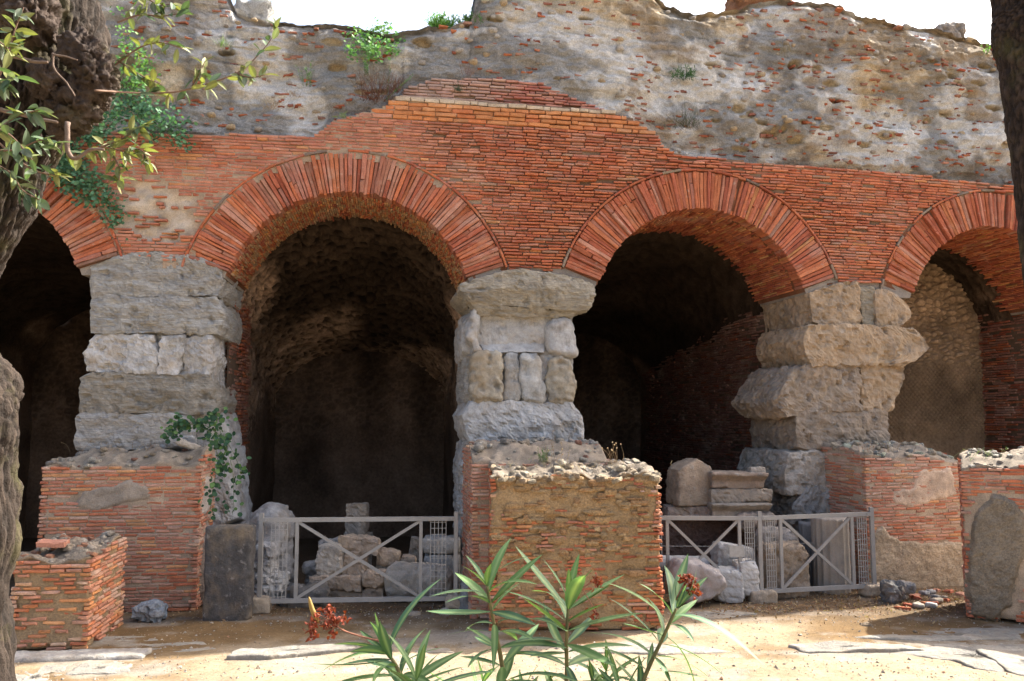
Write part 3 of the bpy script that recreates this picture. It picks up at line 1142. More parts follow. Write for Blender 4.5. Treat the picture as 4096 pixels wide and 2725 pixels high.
# pieces of the upper galleries that stand behind the skyline
rr = np.random.default_rng(400)
for (x0, x1, y0, y1, Y, lab, tn) in ((2945, 3160, -90, 70, 19.5, 'orange brick stump standing behind the crest of the concrete, cut by the sky', (.34, .17, .09)),
                                     (3745, 3850, 96, 180, 20.5, 'small grey rubble stump behind the sloping end of the crest', (.36, .31, .26)),
                                     (930, 1074, 12, 150, 14.6, 'square grey stone block perched at the step in the skyline', (.36, .35, .33))):
    a, b = at(x0, y1, Y), at(x1, y0, Y)
    hw = np.array([(b[0] - a[0]) / 2, .5, (b[2] - a[2]) / 2 + .25])
    cc = np.array([(a[0] + b[0]) / 2, Y + .4, (a[2] + b[2]) / 2 - .25])
    o = stone('ruined_wall_stump', cc, hw, 'core', None, (0, 0, R2(8)), tn, .06, .09, 2.2, .06, .02, 3)
    tag(o, lab, 'ruin')

# ------------------------------------------------------------------ stone piers
def fblock(parent, left, right, top, bot, d=0.0, depth=DEPTH, m='travertine', tint=(.36, .335, .30), r=.05, amp=.028, freq=2.6, res=.045, strata=.012, chips=2, name='stone_block', front=None, seed=None, rk=.22):
    """a block of a pier; outline given as seen on the wall face (pixel x of both sides, top to bottom; pixel y of top and bottom, left to right)"""
    xm = (np.mean(left) + np.mean(right)) / 2
    ym = (np.mean(top) + np.mean(bot)) / 2
    ls = np.array([onf(x, ym, d)[0] for x in left])
    rs = np.array([onf(x, ym, d)[0] for x in right])
    xt = np.linspace(np.mean(left), np.mean(right), len(top))
    tz = np.array([onf(x, y, d)[1] for x, y in zip(xt, top)])
    xb = np.linspace(np.mean(left), np.mean(right), len(bot))
    bz = np.array([onf(x, y, d)[1] for x, y in zip(xb, bot)])
    ls, rs, tz, bz = ls - .008, rs + .008, tz + .010, bz - .010
    h = np.array([(rs.mean() - ls.mean()) / 2, depth / 2, (tz.mean() - bz.mean()) / 2])

    def warp(P, U):
        q = P / h
        t = (1 - q[:, 2]) / 2
        u = (q[:, 0] + 1) / 2
        L_ = np.interp(t, np.linspace(0, 1, len(ls)), ls)
        R_ = np.interp(t, np.linspace(0, 1, len(rs)), rs)
        T_ = np.interp(u, np.linspace(0, 1, len(tz)), tz)
        B_ = np.interp(u, np.linspace(0, 1, len(bz)), bz)
        s = L_ + (R_ - L_) * u
        z = T_ + (B_ - T_) * t
        dd = d - depth / 2 - q[:, 1] * depth / 2      # q_y = -1 is the face towards the viewer
        if front is not None:
            f = np.clip(-q[:, 1], 0, 1) ** 2
            dd = dd + f * np.interp(t, np.linspace(0, 1, len(front)), front)
        return np.stack([s, dd, z], 1)
    P, Q = stone_geo(h, min(r * rk, h.min() * .9), amp * 1.5, freq, res * .82, seed, strata, 0, warp, True)
    # rounded breaks at some corners
    SEED[0] += 3
    rr = np.random.default_rng(SEED[0])
    lo, hi = P.min(0), P.max(0)
    for _ in range(chips):
        mid, hf = (lo + hi) / 2, (hi - lo) / 2
        nn = np.array([rr.choice([-1, 1]) * rr.uniform(.3, 1), rr.uniform(.1, .8), rr.choice([-1, 1]) * rr.uniform(.3, 1)]) / hf
        nn = nn / np.linalg.norm(nn)
        cut = (np.abs(nn) * hf).sum() * rr.uniform(.80, .95)
        ov = np.maximum((P - mid) @ nn - cut, 0)
        P = P - ov[:, None] * nn * .9
    # the rear face is bedded in the mass of the pier
    back = P[:, 1] < d - depth + .06
    Q = Q[~back[Q].all(1)]
    tn = np.asarray(tint) * rng.uniform(.94, 1.06)
    return obj(name, fmap(P), Q, None, m, parent, tn, rk > .5)


GW, GB, GT = (.41, .40, .385), (.42, .41, .385), (.38, .335, .26)
p1 = thing('stone_pier', 'tall pale grey pier of stacked weathered limestone blocks with narrow upright filler stone', 'pier', fmap((PIERS[1], -.8, 0)))
fblock(p1, [350, 358, 374], [892, 890, 874], [1066, 1036, 1014, 1012, 1014, 1036, 1072], [1185, 1185, 1183], 0, tint=GB, r=.05, chips=1)
fblock(p1, [364, 361, 368], [862, 898, 876], [1186, 1186, 1190], [1330, 1330, 1338], .02, tint=GB, strata=.016, r=.06, front=[0, .02, .0])
fblock(p1, [372, 334, 345], [605, 632, 630], [1336, 1332, 1345], [1490, 1490], .02, tint=GW, r=.10, strata=.004, m='limestone')
fblock(p1, [640, 634, 632], [730, 725, 712], [1345, 1342], [1492, 1494], .03, depth=.7, tint=GW, r=.04, strata=0, m='limestone')
fblock(p1, [730, 722, 715], [838, 852, 828], [1352, 1350], [1500, 1505], -.02, depth=1.3, tint=GW, r=.09, amp=.05, strata=.01, m='limestone', chips=4)
fblock(p1, [318, 316, 322], [830, 855, 872, 850], [1492, 1492, 1500], [1655, 1652, 1655], .03, tint=(.34, .315, .27), strata=.016, r=.06)
fblock(p1, [308, 303, 305], [596, 597], [1657, 1655], [1800, 1800], .03, tint=GW, r=.04, strata=.004)
fblock(p1, [599, 599], [770, 778, 775], [1660, 1664], [1795, 1795], .02, tint=GW, r=.06, strata=.004)
fblock(p1, [640, 640], [850, 866, 880, 880], [1330, 1335], [1660, 1660], -.6, .95, tint=GW, r=.2, strata=.0, m='limestone')
fblock(p1, [640, 640], [880, 915, 915], [1655, 1655], [1850, 1850], -.42, 1.15, tint=GW, r=.25, strata=.0, m='limestone')
fblock(p1, [330, 330], [905, 925, 955], [1800, 1800], [2110, 2110], -.2, 1.35, tint=GW, r=.12, strata=.004, m='limestone')
fblock(p1, [330, 330], [950, 965], [2110, 2110], [2440, 2440], -.2, 1.35, tint=(.33, .32, .31), r=.1, m='limestone')

fblock(p1, [392, 370], [850, 850], [1100, 1100], [1800, 1800], -.15, 1.35, tint=GW, r=.03, amp=.02, strata=0, m='limestone', chips=0, name='mortar_fill')
p2 = thing('stone_pier', 'pale stone pier with broad flaring cap and rounded half column hanging on one side', 'pier', fmap((PIERS[2], -.8, 0)))
fblock(p2, [1846, 1838, 1858, 1880], [2372, 2382, 2376, 2350], [1140, 1112, 1082, 1078, 1084, 1108, 1136], [1205, 1225, 1236, 1240], .10, tint=GT, strata=.016, r=.05, front=[-.02, .06, .0])
fblock(p2, [1880, 1905, 1912], [2340, 2300, 2290], [1212, 1232, 1240], [1262, 1268], .04, tint=GT, strata=.02, r=.04, front=[.04, -.03])
fblock(p2, [1917, 1916, 1920, 1930], [2185, 2188, 2180, 2170], [1255, 1258], [1408, 1410], -.08, tint=GW, r=.05, strata=.0, m='limestone', amp=.008, front=[.04, -.12, -.10, .09], chips=0)
fblock(p2, [1905, 1880, 1866, 1900], [1925, 1915, 1906, 1925], [1222, 1230], [1405, 1408], .05, .6, tint=GW, r=.05, rk=.9, strata=.0, m='limestone', chips=0, res=.035)
fblock(p2, [2196, 2192, 2190, 2200], [2300, 2308, 2312, 2336], [1268, 1266], [1428, 1432], .07, .9, tint=GW, r=.17, rk=1, strata=.0, m='limestone', amp=.010, chips=0, res=.04, front=[0, -.03, -.02, .06])
fblock(p2, [1862, 1850, 1856], [2290, 2290], [1250, 1260], [1430, 1430], -.35, 1.25, tint=GW, r=.1, strata=0, m='limestone')
fblock(p2, [1893, 1890, 1892], [2008, 2012, 2014], [1404, 1402, 1408], [1605, 1603], .08, tint=GT, r=.09, rk=1, m='limestone', strata=0, amp=.035, res=.035)
fblock(p2, [2018, 2020, 2016], [2085, 2080, 2088], [1412, 1408], [1606, 1606], .02, tint=GB, r=.09, rk=1, strata=0, amp=.03, m='limestone')
fblock(p2, [2086, 2082, 2086], [2162, 2172, 2190], [1412, 1425], [1608, 1610], .06, tint=GB, r=.09, rk=1, strata=0, amp=.03, m='limestone')
fblock(p2, [2160, 2172, 2190], [2215, 2215], [1425, 1425], [1610, 1610], -.07, tint=GW, r=.05, strata=0, m='limestone', chips=0)
fblock(p2, [2205, 2196, 2202], [2290, 2306, 2300], [1436, 1424, 1440], [1612, 1614], .08, tint=GT, r=.11, rk=1, m='limestone', strata=0, amp=.035, res=.035)
fblock(p2, [1868, 1866, 1868], [2280, 2290, 2290], [1425, 1425], [1612, 1612], -.22, 1.35, tint=GB, r=.06, strata=0)
fblock(p2, [1886, 1852, 1862, 1880], [2292, 2322, 2330, 2328], [1608, 1604, 1610], [1772, 1776], .05, tint=GW, r=.10, strata=.0, m='limestone', amp=.03, chips=1, front=[-.02, .03, .0])
fblock(p2, [1872, 1850, 1856, 1850], [2310, 2310], [1770, 1770], [2060, 2060], -.15, 1.4, tint=GW, r=.12, strata=0, m='limestone', amp=.04)
fblock(p2, [1858, 1848, 1856], [2310, 2310], [2060, 2060], [2440, 2440], -.15, 1.4, tint=GB, r=.12, strata=0, m='limestone', amp=.04)

fblock(p2, [1915, 1905], [2285, 2290], [1180, 1180], [1700, 1700], -.12, 1.35, tint=GW, r=.03, amp=.02, strata=0, m='limestone', chips=0, name='mortar_fill')
TB, TD = (.36, .265, .175), (.29, .23, .175)
p3 = thing('stone_pier', 'brown pier of massive rough blocks with one long beam jutting out', 'pier', fmap((PIERS[3], -.8, 0)))
fblock(p3, [3240, 3244, 3250], [3440, 3442], [1172, 1146, 1132, 1132], [1300, 1300], .02, tint=TB, r=.04, strata=.004, m='limestone')
fblock(p3, [3444, 3446, 3450], [3498, 3502, 3494], [1149, 1147, 1152], [1298, 1302], -.02, tint=GT, r=.05, strata=.008)
fblock(p3, [3504, 3504, 3508], [3600, 3640, 3644, 3590], [1160, 1158, 1172, 1192], [1308, 1310], .02, tint=TB, r=.06, m='limestone', chips=1)
fblock(p3, [3240, 3215, 3222, 3250], [3668, 3700, 3716, 3690, 3620], [1304, 1302, 1306, 1316], [1462, 1458, 1460, 1462], .10, tint=TB, r=.06, strata=.008, m='limestone', amp=.035)
fblock(p3, [3185, 3140, 3105, 3140], [3432, 3443, 3446, 3448], [1475, 1456, 1452, 1456], [1668, 1656, 1640, 1638], .03, tint=TD, r=.09, strata=.006, m='limestone', amp=.045)
fblock(p3, [3446, 3448, 3452], [3618, 3620, 3600, 3560], [1458, 1457, 1462], [1640, 1640], .02, tint=TB, r=.06, m='limestone', amp=.035)
fblock(p3, [3190, 3186, 3192], [3554, 3553, 3556], [1648, 1640, 1640], [1800, 1800], .02, tint=TD, r=.05, m='limestone', amp=.03)
fblock(p3, [3160, 3140, 3150], [3440, 3450], [1812, 1800], [1974, 1974], .10, 1.7, tint=(.32, .285, .245), r=.06, m='limestone', amp=.035)
fblock(p3, [3230, 3190, 3200], [3460, 3460], [1962, 1960], [2080, 2080], .12, 1.7, tint=(.28, .26, .24), r=.08, m='limestone', amp=.06)
fblock(p3, [3165, 3160], [3480, 3480], [2070, 2070], [2450, 2450], 0, 1.6, tint=TD, r=.05, m='limestone', amp=.04)
fblock(p3, [3275, 3262], [3560, 3540], [1190, 1190], [1900, 1900], -.15, 1.35, tint=TD, r=.03, amp=.02, strata=0, m='limestone', chips=0, name='mortar_fill')
# inner courses on the flank that faces the second chamber
fblock(p3, [3258, 3256], [3420, 3420], [1170, 1150, 1150], [1345, 1330], -.55, 1.05, tint=TD, r=.05, m='limestone', chips=0)
fblock(p3, [3250, 3246], [3500, 3500], [1320, 1310], [1500, 1470], -.35, 1.25, tint=TD, r=.06, m='limestone', chips=1)

# the pier left of the first arch and the pier right of the last one, just out of the picture, and solid cores behind all of them
for k, sc_ in ((0, PIERS[0]), (4, PIERS[4])):
    t = thing('stone_pier', ['grey block pier at the far side of the arch behind the leaning tree', '', '', '', 'block pier at the far side of the partly seen last arch'][k], 'pier', fmap((sc_, -.8, 0)))
    z = 0
    for hz in (.95, .9, .8, .85, .75, .72):
        P, Q = stone_geo((.84, DEPTH / 2, hz / 2), .06, .03, 2.2, .09)
        obj('stone_block', fmap(P + np.array([sc_, -DEPTH / 2, z + hz / 2])), Q, None, 'limestone', t, np.array(GB))
        z += hz
for sc_ in PIERS:
    P, Q = box_geo((0, 0, 0), (.80, 3.2, 2.5))
    P = P + np.array([sc_, -DEPTH - 3.3, 2.5])
    obj('pier_core', fmap(P), Q, None, 'sooty_shade', arc, np.array([.10, .07, .05]), False)
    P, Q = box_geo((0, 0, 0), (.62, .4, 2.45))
    obj('pier_core', fmap(P + np.array([sc_, -1.0, 2.45])), Q, None, 'sooty_shade', arc, np.array([.10, .07, .05]), False)

# ------------------------------------------------------------------ brick plinths and free-standing brick piers
def brick_box(name, label, corner, ang, w, dep, h, pal, seed, faces=('front', 'left', 'right'), gap=None, toph=None, lime=0.3, course=.048, mort=(.39, .30, .215), corework=.009, limit=300, group=None, blen=(.17, .30)):
    """box of brick courses; corner = front left corner on the ground, ang = direction of its front"""
    rr = np.random.default_rng(seed)
    c0 = np.array([corner[0], corner[1], 0.0])
    ux = np.array([math.cos(ang), math.sin(ang), 0])
    uy = np.array([-math.sin(ang), math.cos(ang), 0])
    uz = np.array([0, 0, 1.0])
    t = thing(name, label, 'brick pier' if 'pier' in name else 'plinth', c0 + ux * w / 2 + uy * dep / 2, group)
    toph = toph or (lambda x, y: h + 0 * x)

    def world(q):
        q = np.asarray(q, float)
        return c0 + q[..., :1] * ux + q[..., 1:2] * uy + q[..., 2:3] * uz
    # mortar mass: rough block with an uneven top
    hh = np.array([w / 2, dep / 2, h / 2])

    def warp(P, U):
        x, y = P[:, 0] + w / 2, P[:, 1] + dep / 2
        tz = toph(x, y)
        z = (P[:, 2] + h / 2) / h * tz
        return np.stack([x, y, z], 1)
    P, Q, Nn = None, None, None
    Pq, U, Q, Nn = rbox(hh, .015, .035)
    Pq = warp(Pq, U)
    nz = fbm(Pq * 3.0, 4, seed) * .55 + fbm(Pq * 11, 3, seed + 1) * .45
    topm = sstep(.5, .95, Nn[:, 2]) * (U[:, 2] > .99)
    ed = np.sort((1 - np.abs(U)) * hh, axis=1)[:, 1]
    brk = (sstep(.12, 0, ed) * (.012 + .05 * sstep(-.1, .5, fbm(Pq * 5, 3, seed + 8))))[:, None] * (1 - topm)[:, None]
    Pq = Pq - brk * np.sign(U) * (np.abs(U) > .8) * np.array([1, 1, 0])
    Pq = Pq + Nn * (corework * nz - (.017 if corework < .02 else .022))[:, None] * (1 - topm)[:, None]
    d1, d2, cid = worley(Pq * np.array([9, 9, 6]), seed)
    Pq[:, 2] += topm * (.035 * fbm(Pq * 5, 3, seed + 2) + .05 * sstep(.05, .3, d2 - d1) * (cid - .3))
    tn = np.asarray(mort) * (1 + .3 * fbm(Pq * 2.5, 3, seed + 3))[:, None]
    tn = tn * (1 - topm[:, None]) + np.array([.23, .19, .145]) * (1 + .5 * (cid - .5))[:, None] * topm[:, None]
    mb = obj('mortar_core', world(Pq), Q, None, 'core' if corework > .02 else 'mortar', t, tn)
    bag = Bag()
    nc = int(h / course)
    for i in range(nc + 6):
        zc = (i + .5) * course
        for f in faces:
            ln_f = w if f == 'front' else dep
            x = -.004 + (rr.uniform(0, .03) if i % 2 else 0)
            while x < ln_f - .01:
                ln = rr.uniform(*blen)
                if x < .01 and i % 2 == 0:
                    ln = .12
                if ln_f - (x + ln) < .08:
                    ln = ln_f - x + .004
                mid = x + ln / 2
                if f == 'front':
                    C, U_, W_ = (mid, 0, zc), (1, 0, 0), (0, -1, 0)
                elif f == 'right':
                    C, U_, W_ = (w, mid, zc), (0, 1, 0), (1, 0, 0)
                else:
                    C, U_, W_ = (0, mid, zc), (0, 1, 0), (-1, 0, 0)
                x += ln
                if zc + course * .4 > float(toph(np.array([C[0]]), np.array([C[1]]))[0]):
                    continue
                g = gap(mid, zc, f) if gap else 0
                endd = min(mid, ln_f - mid) < .16
                if rr.random() < g or rr.random() < (.10 if endd else .015):
                    continue
                e = .5 + .5 * float(fbm(P3(C[0] * 2.2, C[1] * 2.2, zc * 2.5), 3, seed + 5))
                sh = .55 + .45 * (1 - g)
                off = rr.normal(0, .0035) - .007 * e - (.004 * g if corework < .02 else -.004)
                q = np.array(C, float) + np.array(W_) * off
                if endd:
                    q = q + np.array(U_) * rr.normal(0, .010) + np.array(W_) * rr.normal(-.004, .008)
                tl = rr.normal(0, .010 + .04 * g)
                Uv = np.array(U_, float) * math.cos(tl) + np.array([0, 0, math.sin(tl)])
                b = bricks([q], [Uv], [[0, 0, 1]], [W_], [(ln - .016) * (sh if g > .2 else 1)], [course - .0125 * rr.uniform(.75, 1.35) - .006 * g], [.07], .006, .0035 + .004 * g, rr)[0]
                col = (pal[rr.integers(0, len(pal))] * .6 + pal.mean(0) * .4) * rr.uniform(.85, 1.1)
                if rr.random() < lime:
                    k = rr.uniform(.15, .6)
                    col = col * (1 - k) + np.array([.47, .38, .30]) * k
                bag.add(world(b), BQ, col)
    bag.flush('brick', 'brick', t, limit, 'brickwork')
    return t, world


def top_stones(t, world, w, dep, toph, n, seed, cols, size=(.04, .11), name='rubble_stone', xr=None, yr=None):
    rr = np.random.default_rng(seed)
    b = Bag()
    for k in range(n):
        x, y = rr.uniform(*(xr or (.03, w - .03))), rr.uniform(*(yr or (.02, dep - .02)))
        s = rr.uniform(*size)
        hs = np.array([s, s * rr.uniform(.6, 1), s * rr.uniform(.35, .7)])
        P, Q = stone_geo(hs, hs.min() * .55, hs.min() * .3, 7, s * .45, seed * 10 + k, chips=3)
        P = P @ rotm(rr.normal(0, .25), rr.normal(0, .25), rr.uniform(0, 6)).T
        z = float(toph(np.array([x]), np.array([y]))[0])
        b.add(world(P + np.array([x, y, z + hs[2] * rr.uniform(.1, .7)])), Q, np.array(cols[rr.integers(0, len(cols))]) * rr.uniform(.8, 1.15))
    b.flush(name, 'core', t, 300, 'rubble', smooth=False)


MIX = np.concatenate([DULL, RED[:3], OCHRE[2:3]])
REDD = np.concatenate([RED, DULL[:2]])
STC = [(.31, .28, .23), (.27, .22, .16), (.24, .22, .20), (.35, .32, .27), (.26, .13, .09)]


def psi(s):
    return PS + KC * s


def patch(t, world, outline, plane, thick, tint, m, seed, name='plaster_patch', res=.022, skew=None):
    """raised remnant of render on a face; outline (x,z) polygon in the box's own coordinates"""
    o = np.asarray(outline, float)
    lo, hi = o.min(0) - .06, o.max(0) + .06
    xs, zs = np.arange(lo[0], hi[0], res), np.arange(lo[1], hi[1], res)
    X, Zg = np.meshgrid(xs, zs, indexing='ij')
    ins = np.zeros(X.shape, bool)
    dist = np.full(X.shape, 9.0)
    for i in range(len(o)):
        a, b = o[i], o[(i + 1) % len(o)]
        cond = ((a[1] > Zg) != (b[1] > Zg)) & (X < (b[0] - a[0]) * (Zg - a[1]) / (b[1] - a[1] + 1e-9) + a[0])
        ins ^= cond
        ab = b - a
        tt = np.clip(((X - a[0]) * ab[0] + (Zg - a[1]) * ab[1]) / (ab @ ab), 0, 1)
        dist = np.minimum(dist, np.hypot(X - a[0] - tt * ab[0], Zg - a[1] - tt * ab[1]))
    sd = np.where(ins, dist, -dist) + .035 * fbm(P3(X * 9, Zg * 9, 0), 3, seed)
    hgt = -.03 + (thick + .03) * sstep(-.02, .035, sd) + (.014 + thick * .3) * fbm(P3(X * 6, Zg * 6, 1), 4, seed + 1) + (.010 + thick * .2) * fbm(P3(X * 22, Zg * 22, 1), 3, seed + 2)
    if plane == 'front':
        q = P3(X, -hgt, Zg)
    elif plane == 'right':
        q = P3(plane_w[0] + hgt, X, Zg)
    else:
        q = P3(-hgt, X, Zg)
    keep = sd > -.05
    kq = keep[:-1, :-1] & keep[1:, :-1] & keep[1:, 1:] & keep[:-1, 1:]
    Q = grid_quads(len(xs), len(zs))[kq.ravel()]
    us = np.unique(Q)
    rm = np.full(X.size, -1)
    rm[us] = np.arange(len(us))
    tn = np.asarray(tint) * (1 + .3 * fbm(P3(X * 5, Zg * 5, 0), 4, seed + 4))[..., None]
    obj(name, world(q.reshape(-1, 3)[us]), rm[Q], None, m, t, tn.reshape(-1, 3)[us])


plane_w = [0]

# plinth under the first pier
a1 = psi(-5.9)
g_ = ong(132, 2462)
T1 = lambda x, y: 1.97 + .20 * sstep(0, .55, y) * sstep(-.1, .45, x) + .03 * np.sin(x * 9 + y * 4) - .10 * sstep(.35, 0, x) * 0
t1, w1 = brick_box('brick_plinth', 'large red brick plinth with grey plaster stains, caper draped over its side', g_, a1, 2.10, 1.25, 2.0, MIX, 501,
                   gap=lambda x, z, f: .8 * max(0, min(1, 2.2 - 8 * abs(math.hypot((x - .95) / 2.6, (z - 1.52) / .55) - .0))) if f == 'front' else .12, toph=T1, lime=.25)
top_stones(t1, w1, 2.10, 1.25, T1, 75, 502, STC, size=(.02, .06))
patch(t1, w1, [(.45, 1.42), (.55, 1.66), (.95, 1.70), (1.15, 1.78), (1.45, 1.66), (1.40, 1.52), (1.05, 1.45), (.75, 1.35)], 'front', .004, (.30, .25, .20), 'mortar', 503)
plane_w[0] = 2.10
patch(t1, w1, [(.15, .55), (.25, .05), (.7, .1), (.9, .9), (.5, 1.1), (.3, .9)], 'right', .04, (.30, .24, .20), 'core', 504)
patch(t1, w1, [(.12, 1.3), (.3, 1.25), (.75, 1.4), (.8, 1.75), (.3, 1.8)], 'right', .008, (.44, .38, .33), 'mortar', 505)

# plinth under the middle pier, mostly behind the free-standing pier
a2 = psi(0)
g_ = ong(1884, 2478)
T2 = lambda x, y: 2.02 + .24 * sstep(0, .6, y) + .03 * np.sin(x * 8 + y * 5)
t2, w2 = brick_box('brick_plinth', 'red brick plinth under the flaring stone pier, hidden behind the free-standing rubble pier', g_, a2, 1.95, 1.15, 2.05, MIX, 511, toph=T2, lime=.4)
top_stones(t2, w2, 1.95, 1.15, T2, 60, 512, STC, size=(.02, .07))

# free-standing eroded pier in front
aF = R2(2.5)
g_ = ong(1958, 2528)
TF = lambda x, y: 1.90 + .09 * sstep(0, .5, y) - .05 * sstep(.5, 0, x) + .035 * np.sin(x * 7 + 1) + .02 * np.sin(x * 23)


def gapF(x, z, f):
    if f != 'front':
        return .25
    n_ = float(fbm(P3(x * 2.2, z * 3.0, 0), 3, 521))
    e = max(0, 1 - min(x, 2.17 - x) / .16)
    base = .46 + .55 * n_ + .38 * float(sstep(1.2, 1.5, z)) - .12 * float(sstep(1.15, .5, z)) - .45 * e * (z < 1.75)
    if 1.30 < z < 1.345:
        base -= .5
    return max(0.0, min(.98, base))


tF, wF = brick_box('brick_pier', 'free-standing eroded ochre rubble pier with broken brick courses and sunlit stony top', g_, aF, 2.17, 1.0, 1.95, np.concatenate([RED * .85, OCHRE * .8, RED * .95]), 521, gap=gapF, toph=TF, lime=.12, mort=(.40, .27, .14), corework=.05, limit=300)
top_stones(tF, wF, 2.17, 1.0, TF, 90, 522, [(.36, .31, .23), (.32, .25, .17), (.27, .24, .20)], size=(.025, .065))
top_stones(tF, wF, 2.17, 1.0, lambda x, y: TF(x, y) - .04, 30, 523, [(.36, .30, .21), (.30, .22, .14)], size=(.035, .075), yr=(-.01, .08))
bg = Bag()
rr = np.random.default_rng(524)
for k in range(170):
    x, z = rr.uniform(.1, 2.08), rr.uniform(.9, 1.88) if k < 150 else rr.uniform(.1, .9)
    hs = np.array([rr.uniform(.03, .12), .03, rr.uniform(.014, .042)])
    P, Q = stone_geo(hs, .02, .012, 8, .03, 5300 + k, chips=3)
    bg.add(wF(P + np.array([x, .018, z])), Q, np.array([(.41, .26, .125), (.36, .215, .105), (.42, .29, .155)][rr.integers(0, 3)]) * rr.uniform(.85, 1.12))
bg.flush('rubble_stone', 'core', tF, 300, 'rubble')

# plinth under the third pier
a3 = psi(6.2) + R2(1)
g_ = ong(3478, 2366)
T3 = lambda x, y: 2.03 + .15 * sstep(0, .6, y) - .12 * sstep(1.3, 1.7, x) + .03 * np.sin(x * 8 + y * 6)


def gap3(x, z, f):
    if f == 'front':
        return .97 if z < .62 + .12 * math.sin(x * 3) else (.9 if (.55 < x < 1.35 and 1.35 < z < 1.7 and float(fbm(P3(x * 3, z * 3, 0), 3, 533)) > .25) else .05)
    return .08


t3, w3 = brick_box('brick_plinth', 'warm lit brick plinth with broad plaster skirt under the brown block pier', g_, a3, 1.95, 1.15, 2.08, MIX, 531, gap=gap3, toph=T3, lime=.35)
top_stones(t3, w3, 1.95, 1.15, T3, 80, 532, [(.36, .34, .29), (.33, .28, .21), (.28, .27, .24), (.30, .32, .25)], size=(.03, .08))
patch(t3, w3, [(.02, -.1), (.04, .55), (.12, .85), (.28, .98), (.38, .84), (.6, .74), (1.1, .70), (1.97, .66), (1.97, -.1)], 'front', .022, (.47, .37, .26), 'core', 534)
patch(t3, w3, [(.45, 1.35), (.5, 1.5), (.85, 1.55), (1.0, 1.82), (1.6, 1.84), (1.7, 1.4), (1.1, 1.3), (.8, 1.22)], 'front', .003, (.47, .36, .27), 'mortar', 535)

# free-standing pier at the right edge
aR = R2(-27)
g_ = ong(3868, 2470)
TR = lambda x, y: 1.93 + .16 * sstep(0, .5, y) + .12 * x + .03 * np.sin(x * 8)
tR, wR = brick_box('brick_pier', 'brick pier with big oval scar of grey rubble on its face', g_, aR, 1.9, 1.0, 2.0, REDD, 541, gap=lambda x, z, f: .9 if (f == 'front' and ((x - .42) / .40) ** 2 + ((z - .85) / .85) ** 2 < 1) else .06, toph=TR, lime=.25)
top_stones(tR, wR, 1.9, 1.0, TR, 80, 542, [(.36, .33, .28), (.31, .26, .21)], size=(.02, .06))
patch(tR, wR, [(.06, .05), (.02, .5), (.08, .95), (.16, 1.35), (.38, 1.62), (.62, 1.55), (.72, 1.2), (.68, .8), (.55, .5), (.5, .2), (.3, .0)], 'front', .055, (.29, .235, .17), 'core', 543)

# low pier at the left
aL = psi(-6)
g_ = ong(25, 2612)
TL = lambda x, y: 1.0 + .10 * sstep(0, .7, y) + .04 * np.sin(x * 9 + y * 7)
tL, wL = brick_box('brick_pier', 'low broken brick pier stump with crumbling flat top beside the leaning tree trunk', g_, aL, 0.86, 1.2, 1.0, np.concatenate([RED[:3] * .95, OCHRE, DULL]), 551, gap=lambda x, z, f: (.42 if z < .85 else .1) if f == 'front' else .10, toph=TL, lime=.2, mort=(.38, .27, .16), corework=.024)
top_stones(tL, wL, .86, 1.2, TL, 55, 552, [(.40, .34, .27), (.36, .18, .11), (.33, .27, .2), (.40, .33, .25)], size=(.025, .06))
# shelf the pier stands on, thin ledge of stone at its foot
stone('footing_stone', ong(250, 2632), (.9, .16, .05), 'limestone', tL, (0, 0, aL), (.33, .31, .28), .03, .015, 3, .05, .004, 1)

